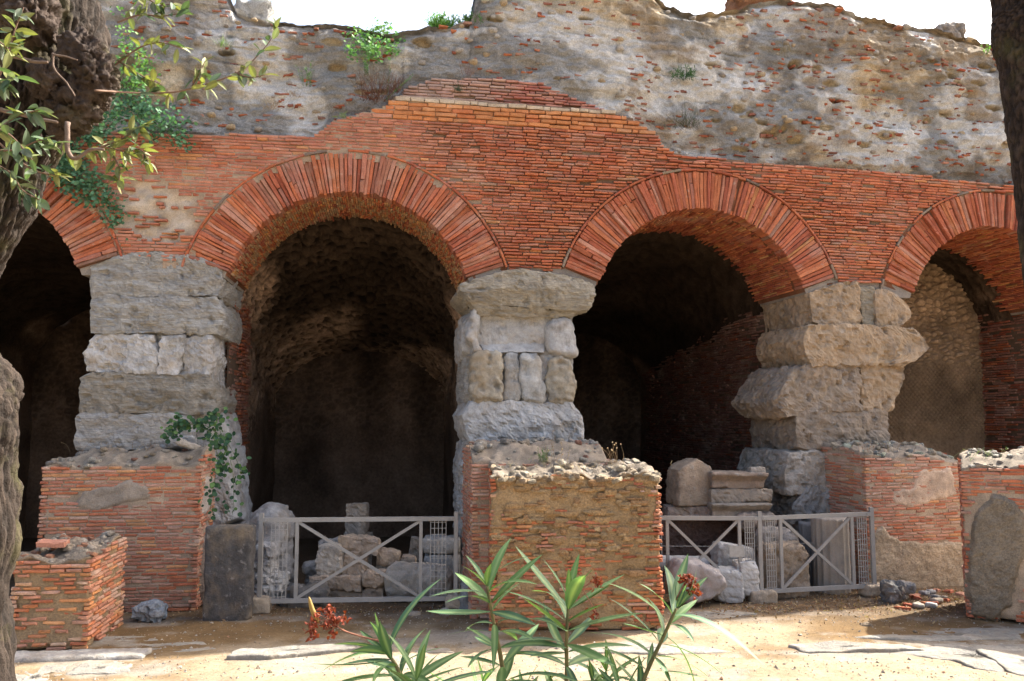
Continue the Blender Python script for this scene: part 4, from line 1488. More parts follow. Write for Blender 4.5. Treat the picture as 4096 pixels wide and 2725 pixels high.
# ------------------------------------------------------------------ metal barriers
def barrier(label, base_pts, panels, hgt, plate=None, wire=None):
    """posts on base_pts; panels = (i, j) pairs of posts"""
    pts = [np.array([p[0], p[1], float(ground_z(p[0], p[1])) + .14]) for p in base_pts]
    t = thing('metal_barrier', label, 'barrier', (*np.mean(pts, 0)[:2], 0))
    for p in pts:
        V, Q = box_geo(p + np.array([0, 0, (hgt - .14) / 2]), (.027, .027, (hgt - .14) / 2 + .02))
        po = obj('post', V, Q, None, 'metal', t, None, False)
    for (i, j) in panels:
        a, b = pts[i].copy(), pts[j].copy()
        a[2] -= .14
        b[2] -= .14
        d = b - a
        ln = np.linalg.norm(d)
        u = d / ln
        f = np.cross(u, [0, 0, 1])
        ins = .03

        def pt(fr, z, off=0):
            return a + d * fr + np.array([0, 0, z]) + f * off
        zt_, zb_ = hgt - .075, .145
        e0, e1 = ins / ln, 1 - ins / ln
        for zz_ in (zt_, zb_):
            V, Q = bar_geo(pt(e0, zz_), pt(e1, zz_), .058, .05)
            obj('rail', V, Q, None, 'metal', t, None, False)
            for e, sg in ((e0, 1), (e1, -1)):
                V, Q = bar_geo(pt(e - sg * .001, zz_, .029), pt(e + sg * .065 / ln, zz_, .029), .05, .006)
                lug = obj('lug', V, Q, None, 'metal', t, None, False)
                V, Q, T = tube([pt(e + sg * .035 / ln, zz_, .030), pt(e + sg * .035 / ln, zz_, .040)], .009, 8)
                obj('bolt', V, Q, T, 'mesh_wire', lug, None, False)
        for fr in (.182, .818):
            V, Q = bar_geo(pt(fr, zb_ + .029), pt(fr, zt_ - .029), .045, .04, up=u)
            obj('upright', V, Q, None, 'metal', t, None, False)
        k = .022 / ln
        V, Q = bar_geo(pt(.182 + k, zt_ - .035), pt(.818 - k, zb_ + .035), .04, .03)
        obj('brace', V, Q, None, 'metal', t, None, False)
        V, Q = bar_geo(pt(.182 + k, zb_ + .035), pt(.818 - k, zt_ - .035), .04, .026)
        obj('brace', V, Q, None, 'metal', t, None, False)
        for (f0, f1) in ((.052, .132), (.868, .948)):
            W = []
            n = 5
            for q in range(n):
                fr = f0 + (f1 - f0) * q / (n - 1)
                W.append(bar_geo(pt(fr, zb_ + .02, .002), pt(fr, zt_ - .02, .002), .009, .009, up=u))
            m_ = 13
            for q in range(m_):
                z = zb_ + .05 + (zt_ - zb_ - .1) * q / (m_ - 1)
                W.append(bar_geo(pt(f0, z, -.004), pt(f1, z, -.004), .008, .008))
            V, Q, T = join(W)
            obj('wire_grid', V, Q, T, 'mesh_wire', t, None, False)
        if plate and plate[0] == (i, j):
            V, Q = bar_geo(pt(plate[1], plate[3], .03), pt(plate[2], plate[3], .03), .16, .005)
            o = obj('blank_plate', V, Q, None, 'mesh_wire', t, None, False)
    return t


b0, b1 = ong(1036, 2452), ong(1822, 2440)
barrier('grey metal barrier with crossed braces closing the arch that holds the heaped blocks', [b0, b1], [(0, 1)], 1.30)
b2, b3, b4 = ong(2590, 2408), ong(3047, 2402), ong(3499, 2388)
barrier('grey metal double barrier with small blank plate closing the arch with the gabled stone', [b2, b3, b4], [(0, 1), (1, 2)], 1.265, plate=((0, 1), .72, .85, .72))
wt = [o for o in bpy.data.objects if o.name.startswith('metal_barrier')][-1]
pth = smooth_path([at(2560, 2184, 12.75), at(2900, 2186, 12.8), at(3060, 2183, 12.8), at(3440, 2160, 12.85)], 20)
V, Q, T = tube(pth, .004, 5)
obj('wire', V, Q, T, 'mesh_wire', wt)
for (p, w, lab, rz) in ((b0, (.155, .12, .105), 'rough brown footing block under the barrier post beside the dark slab', .15), (b1, (.13, .10, .105), 'pale square footing block under the barrier post near the middle plinth', -.1),
                        (b3, (.19, .13, .09), 'wide tuff footing block under the shared middle post of the double barrier', .05), (b4, (.19, .13, .09), 'tuff footing block under the end post beside the plastered plinth', .25)):
    stone('footing_block', (p[0], p[1], float(ground_z(p[0], p[1])) - .02), w, 'limestone', None, (0, 0, rz), (.40, .33, .25), .02, .012, 6, .025, 0, 2, label=lab, cat='stone block', base=True, group=None)


# ------------------------------------------------------------------ loose blocks and fragments
def pst(name, label, x0, x1, y0, y1, Y, th, cat='stone block', tilt=0, rz=0, tint=(.38, .33, .27), m='limestone', r=.006, amp=.024, freq=5.0, chips=5, strata=0, group=None, warp=None, res=.035):
    a, b = at(x0, y1, Y), at(x1, y0, Y)
    c = (a + b) / 2 + np.array([0, th / 2, 0])
    return stone(name, c, ((b[0] - a[0]) / 2, th / 2, (b[2] - a[2]) / 2), m, None, (0, R2(tilt), R2(rz)), tint, r, amp, freq, res, strata, chips, warp, label, cat, group, smooth=(warp is not None or r > .05 or 'slab' in name))


TUF, LGR, DGR = (.345, .27, .205), (.30, .285, .27), (.20, .19, .18)
NL = 'stone_block'
# dark slab against the first plinth
def slabw(P, U):
    P = P.copy()
    P[:, 0] += .03 * (P[:, 2] > 0) * 0
    return P
pst('upright_slab', 'tall dark grey stone slab standing upright beside the first brick plinth', 806, 1004, 2106, 2492, 11.0, .26, 'slab', 0, 4, (.075, .07, .067), r=.03, amp=.012, freq=2, chips=2)
# behind the left barrier
Yb = 12.25
pst('boulder', 'smooth rounded grey boulder rising behind the dark slab', 975, 1150, 2026, 2420, 12.3, .7, 'boulder', 0, 0, (.30, .29, .28), r=.3, amp=.05, freq=1.5, chips=1)
pst('stone_block', 'tall upright brown block standing behind the heap', 1380, 1464, 2016, 2150, 13.4, .3, tint=(.34, .28, .22), tilt=1)
pst('stone_block', 'flat base stone under the tall upright brown block', 1364, 1474, 2142, 2400, 13.4, .4, tint=(.31, .27, .22))
pst('stone_block', 'pitted tuff block lying crosswise on top of the heap', 1352, 1510, 2153, 2214, 12.3, .35, tint=TUF, tilt=5, amp=.03)
pst('stone_block', 'large pale block leaning over against the tapering upright block of the heap', 1266, 1370, 2183, 2314, 12.2, .38, tint=(.42, .37, .31), tilt=-5, rz=-8)
pst('stone_block', 'pale tapering block standing upright in the middle of the heap', 1370, 1462, 2208, 2320, 12.25, .34, tint=TUF, tilt=2, amp=.025)
pst('stone_block', 'grey block half hidden behind the leaning pale block', 1275, 1366, 2163, 2300, 12.75, .35, tint=LGR, tilt=-8)
pst('stone_block', 'long flat tuff block carrying the heap', 1234, 1443, 2309, 2364, 12.1, .42, tint=TUF, amp=.025)
pst('stone_block', 'brown bottom block under the long flat tuff block', 1260, 1446, 2362, 2416, 12.15, .4, tint=(.30, .23, .17))
pst('stone_block', 'angular tuff block on top of the small pair', 1502, 1596, 2206, 2268, 12.5, .3, tint=TUF, tilt=6)
pst('stone_block', 'thin block under the angular tuff block', 1498, 1594, 2262, 2410, 12.5, .34, tint=(.33, .28, .22))
pst('stone_block', 'small squared tuff block at the end of the small pair', 1597, 1658, 2229, 2400, 12.55, .3, tint=TUF)
pst('stone_block', 'narrow dark post-like block leaning behind the small squared block', 1625, 1672, 2155, 2400, 13.0, .22, tint=(.24, .2, .16), tilt=6)
pst('stone_block', 'squared tuff block beside the long flat block, above a brown one', 1447, 1534, 2294, 2353, 12.05, .35, tint=TUF)
pst('stone_block', 'brown block at the ground beneath the squared tuff block', 1446, 1532, 2354, 2416, 12.1, .35, tint=(.30, .23, .17))
pst('column_drum', 'long weathered grey column drum lying on its side behind the barrier', 1530, 1806, 2266, 2416, 11.95, .5, 'column drum', 2, 4, (.31, .285, .25), r=.2, amp=.03)
pst('stone_slab', 'squared pale slab on top of the pair behind the wire grid', 1690, 1838, 2157, 2219, 12.75, .5, 'slab', tint=(.34, .325, .30), amp=.008, chips=0)
pst('stone_slab', 'squared pale slab at the bottom of the pair behind the wire grid', 1690, 1838, 2222, 2400, 12.75, .5, 'slab', tint=(.33, .315, .29), amp=.008, chips=0)
pst('rubble_rock', 'grey rock at the outer edge of the heap, next to the dark gap', 1208, 1270, 2253, 2300, 12.6, .3, 'rock', tint=(.26, .26, .26), amp=.04, r=.06, chips=4)
pst('rubble_rock', 'dark lower rock beneath the grey edge rock', 1216, 1262, 2296, 2410, 12.6, .3, 'rock', tint=(.17, .17, .17), amp=.04, r=.06, chips=4)
pst('rubble_rock', 'pale broken rock on top of the small stack behind the barrier post', 1016, 1086, 2180, 2256, 12.0, .35, 'rock', tint=(.34, .33, .32), amp=.05, r=.05, chips=5)
pst('rubble_rock', 'pale wedge rock in the middle of the small stack behind the barrier post', 1012, 1080, 2250, 2310, 12.0, .35, 'rock', tint=(.36, .35, .33), amp=.05, r=.05, chips=5)
pst('rubble_rock', 'stepped bottom rock of the small stack behind the barrier post', 1010, 1128, 2302, 2420, 11.9, .4, 'rock', tint=(.37, .36, .34), amp=.06, r=.05, chips=6)
pst('rubble_rock', 'dark knobbly rock on the ground below the barrier rail', 1124, 1300, 2350, 2448, 11.75, .35, 'rock', tint=(.13, .125, .12), amp=.07, r=.09, chips=5)
pst('rubble_rock', 'blue grey rock wedged between barrier and middle plinth', 1842, 1940, 2328, 2462, 11.5, .35, 'rock', tint=(.22, .235, .25), amp=.05, r=.06, chips=5)
pst('rubble_rock', 'light blue grey rock on the ground by the first brick plinth', 522, 636, 2424, 2490, 10.9, .28, 'rock', tint=(.26, .29, .32), amp=.06, r=.05, chips=5)
pst('rubble_rock', 'small pale stone beside the square footing block', 1758, 1796, 2438, 2470, 11.3, .12, 'rock', tint=(.4, .36, .3), amp=.02, r=.03, chips=2)
pst('rubble_rock', 'small flat tan stone on the dirt in front of the barrier', 1628, 1680, 2452, 2470, 11.35, .12, 'rock', tint=(.4, .33, .25), amp=.02, r=.02, chips=2)


# in the second arch
def gable(P, U):
    P = P.copy()
    h = P[:, 2].max()
    w = np.abs(P[:, 0]).max()
    up = np.clip((P[:, 2] / h - .55) / .45, 0, 1)
    P[:, 2] += up * (1 - np.abs(P[:, 0] - .1 * w) / w) * h * .45 - up * .10
    return P


pst('carved_altar', 'tan speckled altar stone with gabled top, standing on the ledge', 2697, 2846, 1850, 2026, 13.6, .55, 'altar stone', 0, 12, (.36, .27, .19), amp=.010, r=.02, warp=gable, chips=0)
pst('stone_ledge', 'low wide reddish ledge of earth and brick carrying the carved stones', 2560, 3180, 2070, 2440, 13.9, .9, 'ledge', 0, 6, (.17, .105, .08), r=.05, amp=.05, m='core')
pst('stone_block', 'long rough block under the gabled altar stone', 2672, 2848, 2028, 2074, 13.6, .5, tint=(.27, .21, .17))


def cornice(P, U):
    P = P.copy()
    h = P[:, 2].max()
    t = P[:, 2] / h
    f = np.where(P[:, 1] < 0, 1, 0)
    P[:, 1] -= f * (.10 * sstep(-.2, .5, t) + .05 * sstep(.55, .62, t))
    P[:, 0] *= 1 + .08 * sstep(-.4, .6, t)
    return P


pst('cornice_block', 'moulded brown cornice block on top of the stack by the brown pier', 2850, 3056, 1889, 1956, 13.5, .5, 'cornice', 1, 0, (.33, .25, .19), amp=.008, r=.01, warp=cornice, chips=1, res=.025)
pst('stone_block', 'small pale block resting on the brown cornice', 3006, 3064, 1872, 1916, 13.5, .2, tint=(.40, .34, .28), chips=0)
pst('stone_block', 'plain tan block in the middle of the stack by the brown pier', 2846, 3090, 1958, 2014, 13.45, .5, tint=(.36, .29, .22))
pst('cornice_block', 'cornice block turned face down at the bottom of the stack by the brown pier', 2850, 3070, 2012, 2070, 13.45, .5, 'cornice', 0, 0, (.34, .28, .22), amp=.008, r=.01, warp=cornice, chips=1, res=.025)
pst('boulder', 'rounded brown boulder under the stack of cornices', 2958, 3112, 2056, 2126, 13.2, .5, 'boulder', tint=(.25, .20, .16), r=.12, amp=.04)


def fluted(o_name, label, x0, x1, y0, y1, Y, tint, nf=16, lean=0, broken=.12, cat='column'):
    a, b = at(x0, y1, Y), at(x1, y0, Y)
    rad = (b[0] - a[0]) / 2
    hgt = b[2] - a[2]
    c = np.array([(a[0] + b[0]) / 2, Y + rad, a[2]])
    na, nz = nf * 8, 40
    th = np.arange(na) * 2 * math.pi / na
    z = np.concatenate([np.linspace(0, 1, nz), [1.0, 1.0, 1.0]])
    rs = np.concatenate([np.ones(nz), [.75, .4, .02]])
    T, K = np.meshgrid(th, np.arange(len(z)), indexing='ij')
    fl = np.abs(np.sin(T * nf / 2)) ** .6
    rr_ = rad * (1 - .09 * fl) * rs[K] * (1 + .02 * fbm(P3(np.cos(T) * 2, np.sin(T) * 2, z[K] * 4), 3, 88))
    zt_ = hgt * (1 - broken * (.5 + .5 * fbm(P3(np.cos(T) * 1.5 * rs[K], np.sin(T) * 1.5 * rs[K], 3), 3, 87)))
    P = P3(rr_ * np.cos(T), rr_ * np.sin(T), z[K] * zt_)
    P = P @ rotm(0, R2(lean), 0).T + c
    o = obj(o_name, P, grid_quads(na, len(z), True), None, 'marble', None, np.asarray(tint))
    return tag(o, label, cat)


fluted('fluted_column', 'fluted grey column stump standing upright behind the double barrier, top broken', 3284, 3418, 2060, 2400, 12.55, (.27, .235, .20), 16, 0)
fluted('fluted_column', 'darker slimmer fluted column shaft standing behind the fluted grey stump', 3226, 3310, 2082, 2390, 13.1, (.16, .155, .15), 14, -1)
for (ob_, lab, x0, x1, y0, y1, Y, tn) in (('column_shaft', 'pale marble column shaft lying flat against the ledge', 2660, 2832, 2219, 2282, 12.9, (.38, .37, .36)),):
    a, b = at(x0, (y0 + y1) / 2, Y), at(x1, (y0 + y1) / 2 + 6, Y)
    rad = (at(x0, y0, Y)[2] - at(x0, y1, Y)[2]) / 2
    pth = np.linspace(a - [.4, 0, 0], b, 24)
    V, Q, T = tube(pth, rad * (1 + .02 * np.sin(np.arange(24))), 28)
    tag(obj(ob_, V, Q, T, 'marble', None, np.array(tn)), lab, 'column')


def hexr(P, U):
    P = P.copy()
    h = np.abs(P).max(0)
    q = P / h
    P[:, 0] *= 1 - .25 * np.clip(np.abs(q[:, 2]) - .1, 0, 1)
    P[:, 2] *= 1 - .42 * np.clip(q[:, 0], 0, 1)
    return P


pst('granite_boulder', 'large speckled granite boulder with pecked face behind the oleander', 2676, 2912, 2252, 2420, 11.75, .45, 'boulder', 3, 0, (.27, .245, .235), m='marble', r=.10, amp=.03, warp=hexr, chips=2)
pst('marble_block', 'pale marble block with carved ridges leaning behind the blank plate', 2866, 3012, 2184, 2300, 12.7, .4, 'marble block', 10, 8, (.42, .405, .38), m='marble', strata=.010, amp=.012, r=.02)
pst('marble_block', 'grey marble slab standing on edge under the first cross brace', 2872, 2976, 2281, 2412, 12.05, .4, 'marble block', 2, 0, (.36, .355, .345), m='marble', strata=.008, amp=.012, r=.02)
pst('marble_block', 'white marble block tilted against the shared middle post', 2962, 3040, 2248, 2385, 12.15, .35, 'marble block', -8, 0, (.43, .415, .39), m='marble', strata=.010, amp=.015, r=.02)
pst('rubble_rock', 'pale knobbly rock behind the brown rock, under the brown pier', 3052, 3192, 2122, 2226, 12.9, .4, 'rock', tint=(.32, .28, .24), amp=.06, r=.08, chips=4)
pst('rubble_rock', 'large brown rock with greyish crust behind the second barrier panel', 3062, 3236, 2186, 2400, 12.4, .5, 'rock', tint=(.30, .235, .175), amp=.06, r=.10, chips=4)
pst('rubble_rock', 'dark grey triangular rock at the foot of the plastered plinth', 3546, 3622, 2336, 2418, 12.0, .25, 'rock', 0, 20, tint=(.115, .12, .125), amp=.05, r=.04, chips=5)
pst('rubble_rock', 'grey rock in the rubble by the triangular rock', 3612, 3666, 2334, 2380, 12.2, .2, 'rock', tint=(.22, .23, .24), amp=.03, r=.04, chips=4)
pst('rubble_rock', 'rounded dark stone in the shadow on the dirt', 3446, 3496, 2498, 2520, 10.75, .14, 'rock', tint=(.16, .12, .08), amp=.02, r=.05, chips=1)

# fallen bricks and small debris by the third plinth
rr = np.random.default_rng(700)
for k in range(26):
    px, py = rr.uniform(3530, 3850), rr.uniform(2368, 2440)
    p = ong(px, py)
    isb = rr.random() < .6
    if isb:
        V = bricks([[0, 0, 0]], [[1, 0, 0]], [[0, 1, 0]], [[0, 0, 1]], [rr.uniform(.09, .22)], [rr.uniform(.07, .13)], [.045], .008, .006, rr)[0]
        V = V @ rotm(rr.normal(0, .12), rr.normal(0, .12), rr.uniform(0, 3)).T + p + np.array([0, 0, .035 + float(ground_z(p[0], p[1]))])
        o = obj('fallen_brick', V, BQ, None, 'brick', None, (RED if k % 3 else DULL)[k % 5] * .8, False)
        tag(o, 'broken red brick lying in the debris at the foot of the plastered plinth', 'brick', 'fallen bricks by the plastered plinth')
    else:
        s = rr.uniform(.03, .09)
        stone('debris_stone', p + np.array([0, 0, float(ground_z(p[0], p[1])) - .01]), (s, s * .8, s * .45), 'limestone', None, (0, 0, rr.uniform(0, 3)), [(.34, .34, .34), (.38, .33, .27), (.26, .27, .28)][k % 3], s * .25, s * .2, 8, .03, 0, 3,
              label='small grey stone lying among the broken bricks at the plastered plinth', cat='stone', group='small stones by the plastered plinth', base=True)
p = ong(58, 2190)
# loose brick on the low stump
V = bricks([[0, 0, 0]], [[1, 0, 0]], [[0, 1, 0]], [[0, 0, 1]], [.30], [.2], [.06], .008, .006, rr)[0]
q = wL(np.array([[.30, .35, 1.18]]))[0]
tag(obj('loose_brick', V @ rotm(.05, .04, .2).T + q, BQ, None, 'brick', None, DULL[0], False), 'loose red brick lying on the crumbling top of the low stump', 'brick')
# loose stone on the first plinth
q = w1(np.array([[1.78, .55, 2.24]]))[0]
stone('loose_stone', q, (.17, .07, .045), 'limestone', None, (0, .35, .3), (.42, .37, .31), .02, .012, 5, .025, 0, 2, label='long pale stone lying tilted on the first plinth beside the caper', cat='stone')

# pebbles and grit on the dirt, dry leaves
rr = np.random.default_rng(710)
V, Q, C, G, k = [], [], [], [], 0
oc = np.array([(1, 0, 0), (-1, 0, 0), (0, 1, 0), (0, -1, 0), (0, 0, 1), (0, 0, -1)], float)
ot = np.array([(0, 2, 4), (2, 1, 4), (1, 3, 4), (3, 0, 4), (2, 0, 5), (1, 2, 5), (3, 1, 5), (0, 3, 5)])
for i in range(5200):
    px, py = rr.uniform(-100, 4200), 2725 - rr.beta(1.1, 1.6) * 340
    p = ong(px, py)
    if i > 3600:
        p = np.array([rr.uniform(-5, 8), rr.uniform(10.8, 12.6), 0])
    s = rr.lognormal(-4.85, .45)
    s = min(s, .03)
    v = oc * s * rr.uniform(.6, 1.2, 3) * np.array([1, 1, .7]) + rr.normal(0, s * .15, (6, 3))
    V.append(v @ rotm(0, 0, rr.uniform(0, 6)).T + p + np.array([0, 0, s * .25]))
    G.append(p[:2])
    Q.append(ot + k)
    k += 6
    C.append(np.tile(np.array([(.30, .27, .23), (.42, .38, .32), (.22, .18, .14), (.30, .16, .10)][rr.choice(4, p=[.4, .25, .25, .1])]), (6, 1)))
gz_ = ground_z(np.array(G)[:, 0], np.array(G)[:, 1])
V = np.concatenate(V)
V[:, 2] += np.repeat(gz_, 6)
o = obj('pebbles', V, None, np.concatenate(Q), 'limestone', ground, np.concatenate(C), False, kind='stuff')
V, Q, C, G, k = [], [], [], [], 0
for i in range(3600):
    x, y = rr.uniform(-5.5, 7.5), rr.normal(11.9, .55)
    if i % 3 == 0:
        p = ong(rr.uniform(2900, 3850), rr.uniform(2360, 2450))
        x, y = p[0], p[1]
    if not 10 < y < 13.5:
        continue
    ln, w = rr.uniform(.015, .045), rr.uniform(.005, .012)
    v = np.array([(-ln, 0, 0), (0, -w, .003), (ln, 0, .004), (0, w, .002)]) @ rotm(rr.normal(0, .5), rr.normal(0, .5), rr.uniform(0, 6)).T
    V.append(v + np.array([x, y, .012]))
    G.append((x, y))
    Q.append(np.array([(0, 1, 2, 3)]) + k)
    k += 4
    C.append(np.tile(np.array([(.20, .10, .05), (.28, .17, .09), (.14, .08, .05), (.35, .26, .15)][rr.integers(0, 4)]), (4, 1)))
V = np.concatenate(V)
V[:, 2] += np.repeat(ground_z(np.array(G)[:, 0], np.array(G)[:, 1]), 4)
obj('leaf_litter', V, np.concatenate(Q), None, 'dry_leaf', ground, np.concatenate(C), False, kind='stuff')


# ------------------------------------------------------------------ plants
def leaf_geo(base, d, nrm, ln, w, droop=.2, fold=.12, nl=8, col=(.1, .2, .06), rib=None, tipw=.9):
    """lance-shaped leaf with a midrib; d direction, nrm upper side"""
    d = np.asarray(d, float)
    d = d / np.linalg.norm(d)
    nrm = np.asarray(nrm, float) - d * np.dot(nrm, d)
    nrm = nrm / max(np.linalg.norm(nrm), 1e-6)
    sd = np.cross(d, nrm)
    t = np.linspace(0, 1, nl)
    hw = w / 2 * np.sin(np.pi * np.clip(t, 0, 1) ** tipw) ** .75
    hw[0] = w * .05
    a = np.array([-1, -.5, -.06, .06, .5, 1])
    sway = math.sin(base[0] * 917 + base[2] * 571 + d[0] * 7) * .10
    P = base + (t * ln)[:, None, None] * d - (droop * ln * t ** 2)[:, None, None] * nrm + (sway * ln * t ** 2)[:, None, None] * sd + (hw[:, None] * a[None])[..., None] * sd + (np.abs(a)[None] * hw[:, None] * fold * 2)[..., None] * nrm
    C = np.tile(np.asarray(col, float), (nl, 6, 1))
    if rib is not None:
        C[:, 2:4] = rib
    return P.reshape(-1, 3), grid_quads(nl, 6), C.reshape(-1, 3)


# oleander in front
GREENS = np.array([(.065, .13, .065), (.08, .15, .075), (.055, .115, .068), (.10, .18, .065)])
rr = np.random.default_rng(800)


def shoot(t, pts, Y, n_wh, len0, seed, top_up=True, skip=0, flowers=None):
    rr = np.random.default_rng(seed)
    P = smooth_path([at(x, y + 35, Y + dy) for (x, y, dy) in pts], 30)
    V, Q, T = tube(P, np.linspace(.0075, .0035, 30), 8)
    obj('stem', V, Q, T, 'twig', t, np.linspace(0, 1, 30)[None, :, None].repeat(8, 0).reshape(-1, 1) * np.array([.02, .09, -.0]) .reshape(1, 3) + np.array([.15, .10, .055]) if False else np.tile([.17, .14, .06], (len(V), 1)))
    bag = Bag()
    ph = rr.uniform(0, 6)
    for w in range(n_wh):
        f = skip + (1 - skip) * (w / max(1, n_wh - 1))
        p = P[min(29, int(f * 29))]
        ax = P[min(29, int(f * 29) + 1)] - P[max(0, int(f * 29) - 1)]
        ax = ax / np.linalg.norm(ax)
        ph += math.pi / 3 + rr.normal(0, .15)
        tip = w == n_wh - 1
        for q in range(rr.integers(3, 5) if not tip else 4):
            an = ph + q * 2 * math.pi / (3 if not tip else 5) + rr.normal(0, .2)
            e1 = np.cross(ax, [0, 1, .01])
            e1 /= np.linalg.norm(e1)
            e2 = np.cross(ax, e1)
            out = e1 * math.cos(an) + e2 * math.sin(an) * .8
            lift = rr.uniform(.0, .55) + (.45 if f > .75 else 0) + (1.1 if tip else 0)
            d = out + ax * lift
            ln = len0 * rr.uniform(.6, 1.15) * (.62 if tip else 1)
            lf = leaf_geo(p, d, ax * 1.0 - out * .3 + rr.normal(0, .15, 3), ln, ln * rr.uniform(.14, .185), rr.normal(.22, .24), rr.uniform(.03, .16), 10, GREENS[rr.integers(0, 4)] * rr.uniform(.85, 1.15), rib=np.array([.19, .27, .12]))
            bag.add(lf[0], lf[1], lf[2])
    return bag, P


ole = thing('oleander_shrub', 'green oleander with long narrow leaves and dried red seed heads in front of the court', 'shrub', (at(2000, 2900, 2.3)[0], 2.3, float(ground_z(.05, 2.3))))
LB = Bag()
for (pts, n_wh, ln, sd, sk) in (([(2045, 2960, .05), (2010, 2640, 0), (1972, 2440, 0), (1948, 2312, -.02)], 10, .20, 801, .2), ([(2250, 2980, 0), (2266, 2700, .02), (2266, 2520, 0), (2274, 2372, 0)], 10, .20, 802, .2),
                                ([(2500, 2980, 0), (2570, 2700, 0), (2650, 2520, 0), (2705, 2400, -.02)], 9, .185, 803, .25), ([(2420, 2980, .1), (2425, 2800, .1), (2425, 2655, .1)], 6, .16, 804, .3),
                                ([(1700, 3000, -.1), (1640, 2800, -.1), (1590, 2640, -.1), (1540, 2570, -.1)], 8, .20, 805, .3), ([(1640, 3050, -.2), (1650, 2900, -.2), (1665, 2690, -.2)], 6, .21, 806, .3),
                                ([(1860, 3000, .15), (1880, 2850, .15), (1930, 2700, .15)], 6, .17, 807, .3), ([(2640, 3000, -.1), (2560, 2850, -.1), (2480, 2730, -.1)], 6, .18, 808, .3), ([(2120, 3000, .2), (2140, 2860, .2), (2100, 2740, .2)], 3, .13, 809, .4), ([(2300, 3000, .1), (2350, 2850, .1), (2370, 2700, .1)], 3, .13, 810, .4)):
    b_, P_ = shoot(ole, pts, 2.3, n_wh, ln, sd, skip=sk)
    for i in range(len(b_.V)):
        LB.add(b_.V[i], b_.Q[i], b_.C[i])
LB.flush('leaf', 'leaf', ole, 300, 'leaves', smooth=True)


def dried_head(path, heads, Y, col=(.20, .042, .022)):
    P = smooth_path([at(x, y, Y) for x, y in path], 20)
    V, Q, T = tube(P, np.linspace(.0032, .0018, 20), 6)
    o = obj('flower_stalk', V, Q, T, 'twig', ole, np.array([.30, .13, .08]))
    for (x, y, n) in heads:
        c = at(x, y, Y)
        bg = []
        for k in range(int(n * 1.7)):
            d = rr.normal(0, 1, 3)
            d[2] -= .5
            lf = leaf_geo(c + rr.normal(0, .007, 3), d, rr.normal(0, 1, 3), rr.uniform(.008, .015), rr.uniform(.007, .010), rr.uniform(.2, .9), .3, 5, np.array(col) * rr.uniform(.6, 1.4))
            bg.append(lf)
        V, Q, T = join([(b[0], b[1]) for b in bg])
        obj('dry_flower', V, Q, None, 'dry_leaf', ole, np.concatenate([b[2] for b in bg]))
        tw = smooth_path([P[np.argmin(np.linalg.norm(P - c, axis=1))], c + np.array([0, 0, .01]), c], 8)
        V, Q, T = tube(tw, .0013, 5)
        obj('flower_stalk', V, Q, T, 'twig', ole, np.array([.30, .13, .08]))


dried_head([(1540, 2570), (1440, 2545), (1370, 2520), (1320, 2480)], [(1245, 2500, 12), (1250, 2535, 10), (1262, 2470, 10), (1310, 2440, 14), (1330, 2470, 14), (1350, 2490, 12), (1375, 2475, 8), (1330, 2530, 10), (1300, 2500, 10)], 2.2)
dried_head([(2705, 2400), (2740, 2330), (2755, 2310)], [(2748, 2312, 12), (2770, 2318, 12), (2735, 2310, 10), (2780, 2362, 12), (2765, 2350, 8)], 2.28)
dried_head([(2290, 2372), (2340, 2345), (2375, 2325)], [(2390, 2330, 9), (2378, 2455, 9), (2385, 2310, 6)], 2.3)
for (x0, y0, x1, y1) in ((1275, 2492, 1236, 2388),):
    pth = smooth_path([at(x0, y0, 2.2), at((x0 + x1) / 2 - 6, (y0 + y1) / 2, 2.2), at(x1, y1, 2.2)], 10)
    V, Q, T = tube(pth, .0055 * np.sin(np.linspace(.35, 3.0, 10)) + .0008, 8)
    obj('seed_pod', V, Q, T, 'leaf', ole, np.array([.34, .22, .07]))


# ------------------------------------------------------------------ trees at the edges
def trunk_geo(path, rad, na, nl, seed, bark=.012, lump=.05):
    P = smooth_path(path, nl)
    Rr = np.maximum(smooth_path(np.stack([rad, rad, rad], 1), nl)[:, 0], .01)
    t = np.gradient(P, axis=0)
    t /= np.linalg.norm(t, axis=1, keepdims=True)
    a = np.cross(t, np.array([0, 1.0, 0]))
    a /= np.linalg.norm(a, axis=1, keepdims=True)
    b = np.cross(t, a)
    th = np.arange(na) * 2 * math.pi / na
    dirs = np.cos(th)[:, None, None] * a[None] + np.sin(th)[:, None, None] * b[None]
    S0 = P[None] + dirs * Rr[None, :, None]
    lum = fbm(S0 * 5.0, 3, seed) * lump * (Rr[None] / .2)
    q = np.stack([np.cos(th)[:, None] * 9 + 0 * Rr[None], np.sin(th)[:, None] * 9 + 0 * Rr[None], np.tile(np.linspace(0, 1, nl) * np.linalg.norm(np.diff(P, axis=0), axis=1).sum() * 8, (na, 1))], -1)
    d1, d2, cid = worley(q + .4 * fbm(q * .8, 2, seed)[..., None], seed)
    fis = sstep(0, .28, d2 - d1)
    dis = lum + bark * (fis - .6) + bark * .5 * fbm(S0 * 40, 3, seed + 2)
    S = S0 + dirs * dis[..., None]
    tn = np.array([.029, .021, .016])[None, None] * (.45 + .85 * fis * (.7 + .6 * cid))[..., None] * (1 + .25 * fbm(S0 * 6, 3, seed + 3))[..., None]
    return S.reshape(-1, 3), grid_quads(na, nl, True), tn.reshape(-1, 3), P


def ptree(pts, Y):
    return [at(x, y, Y) for (x, y, r) in pts], np.array([r / F * Y for (_, _, r) in pts])


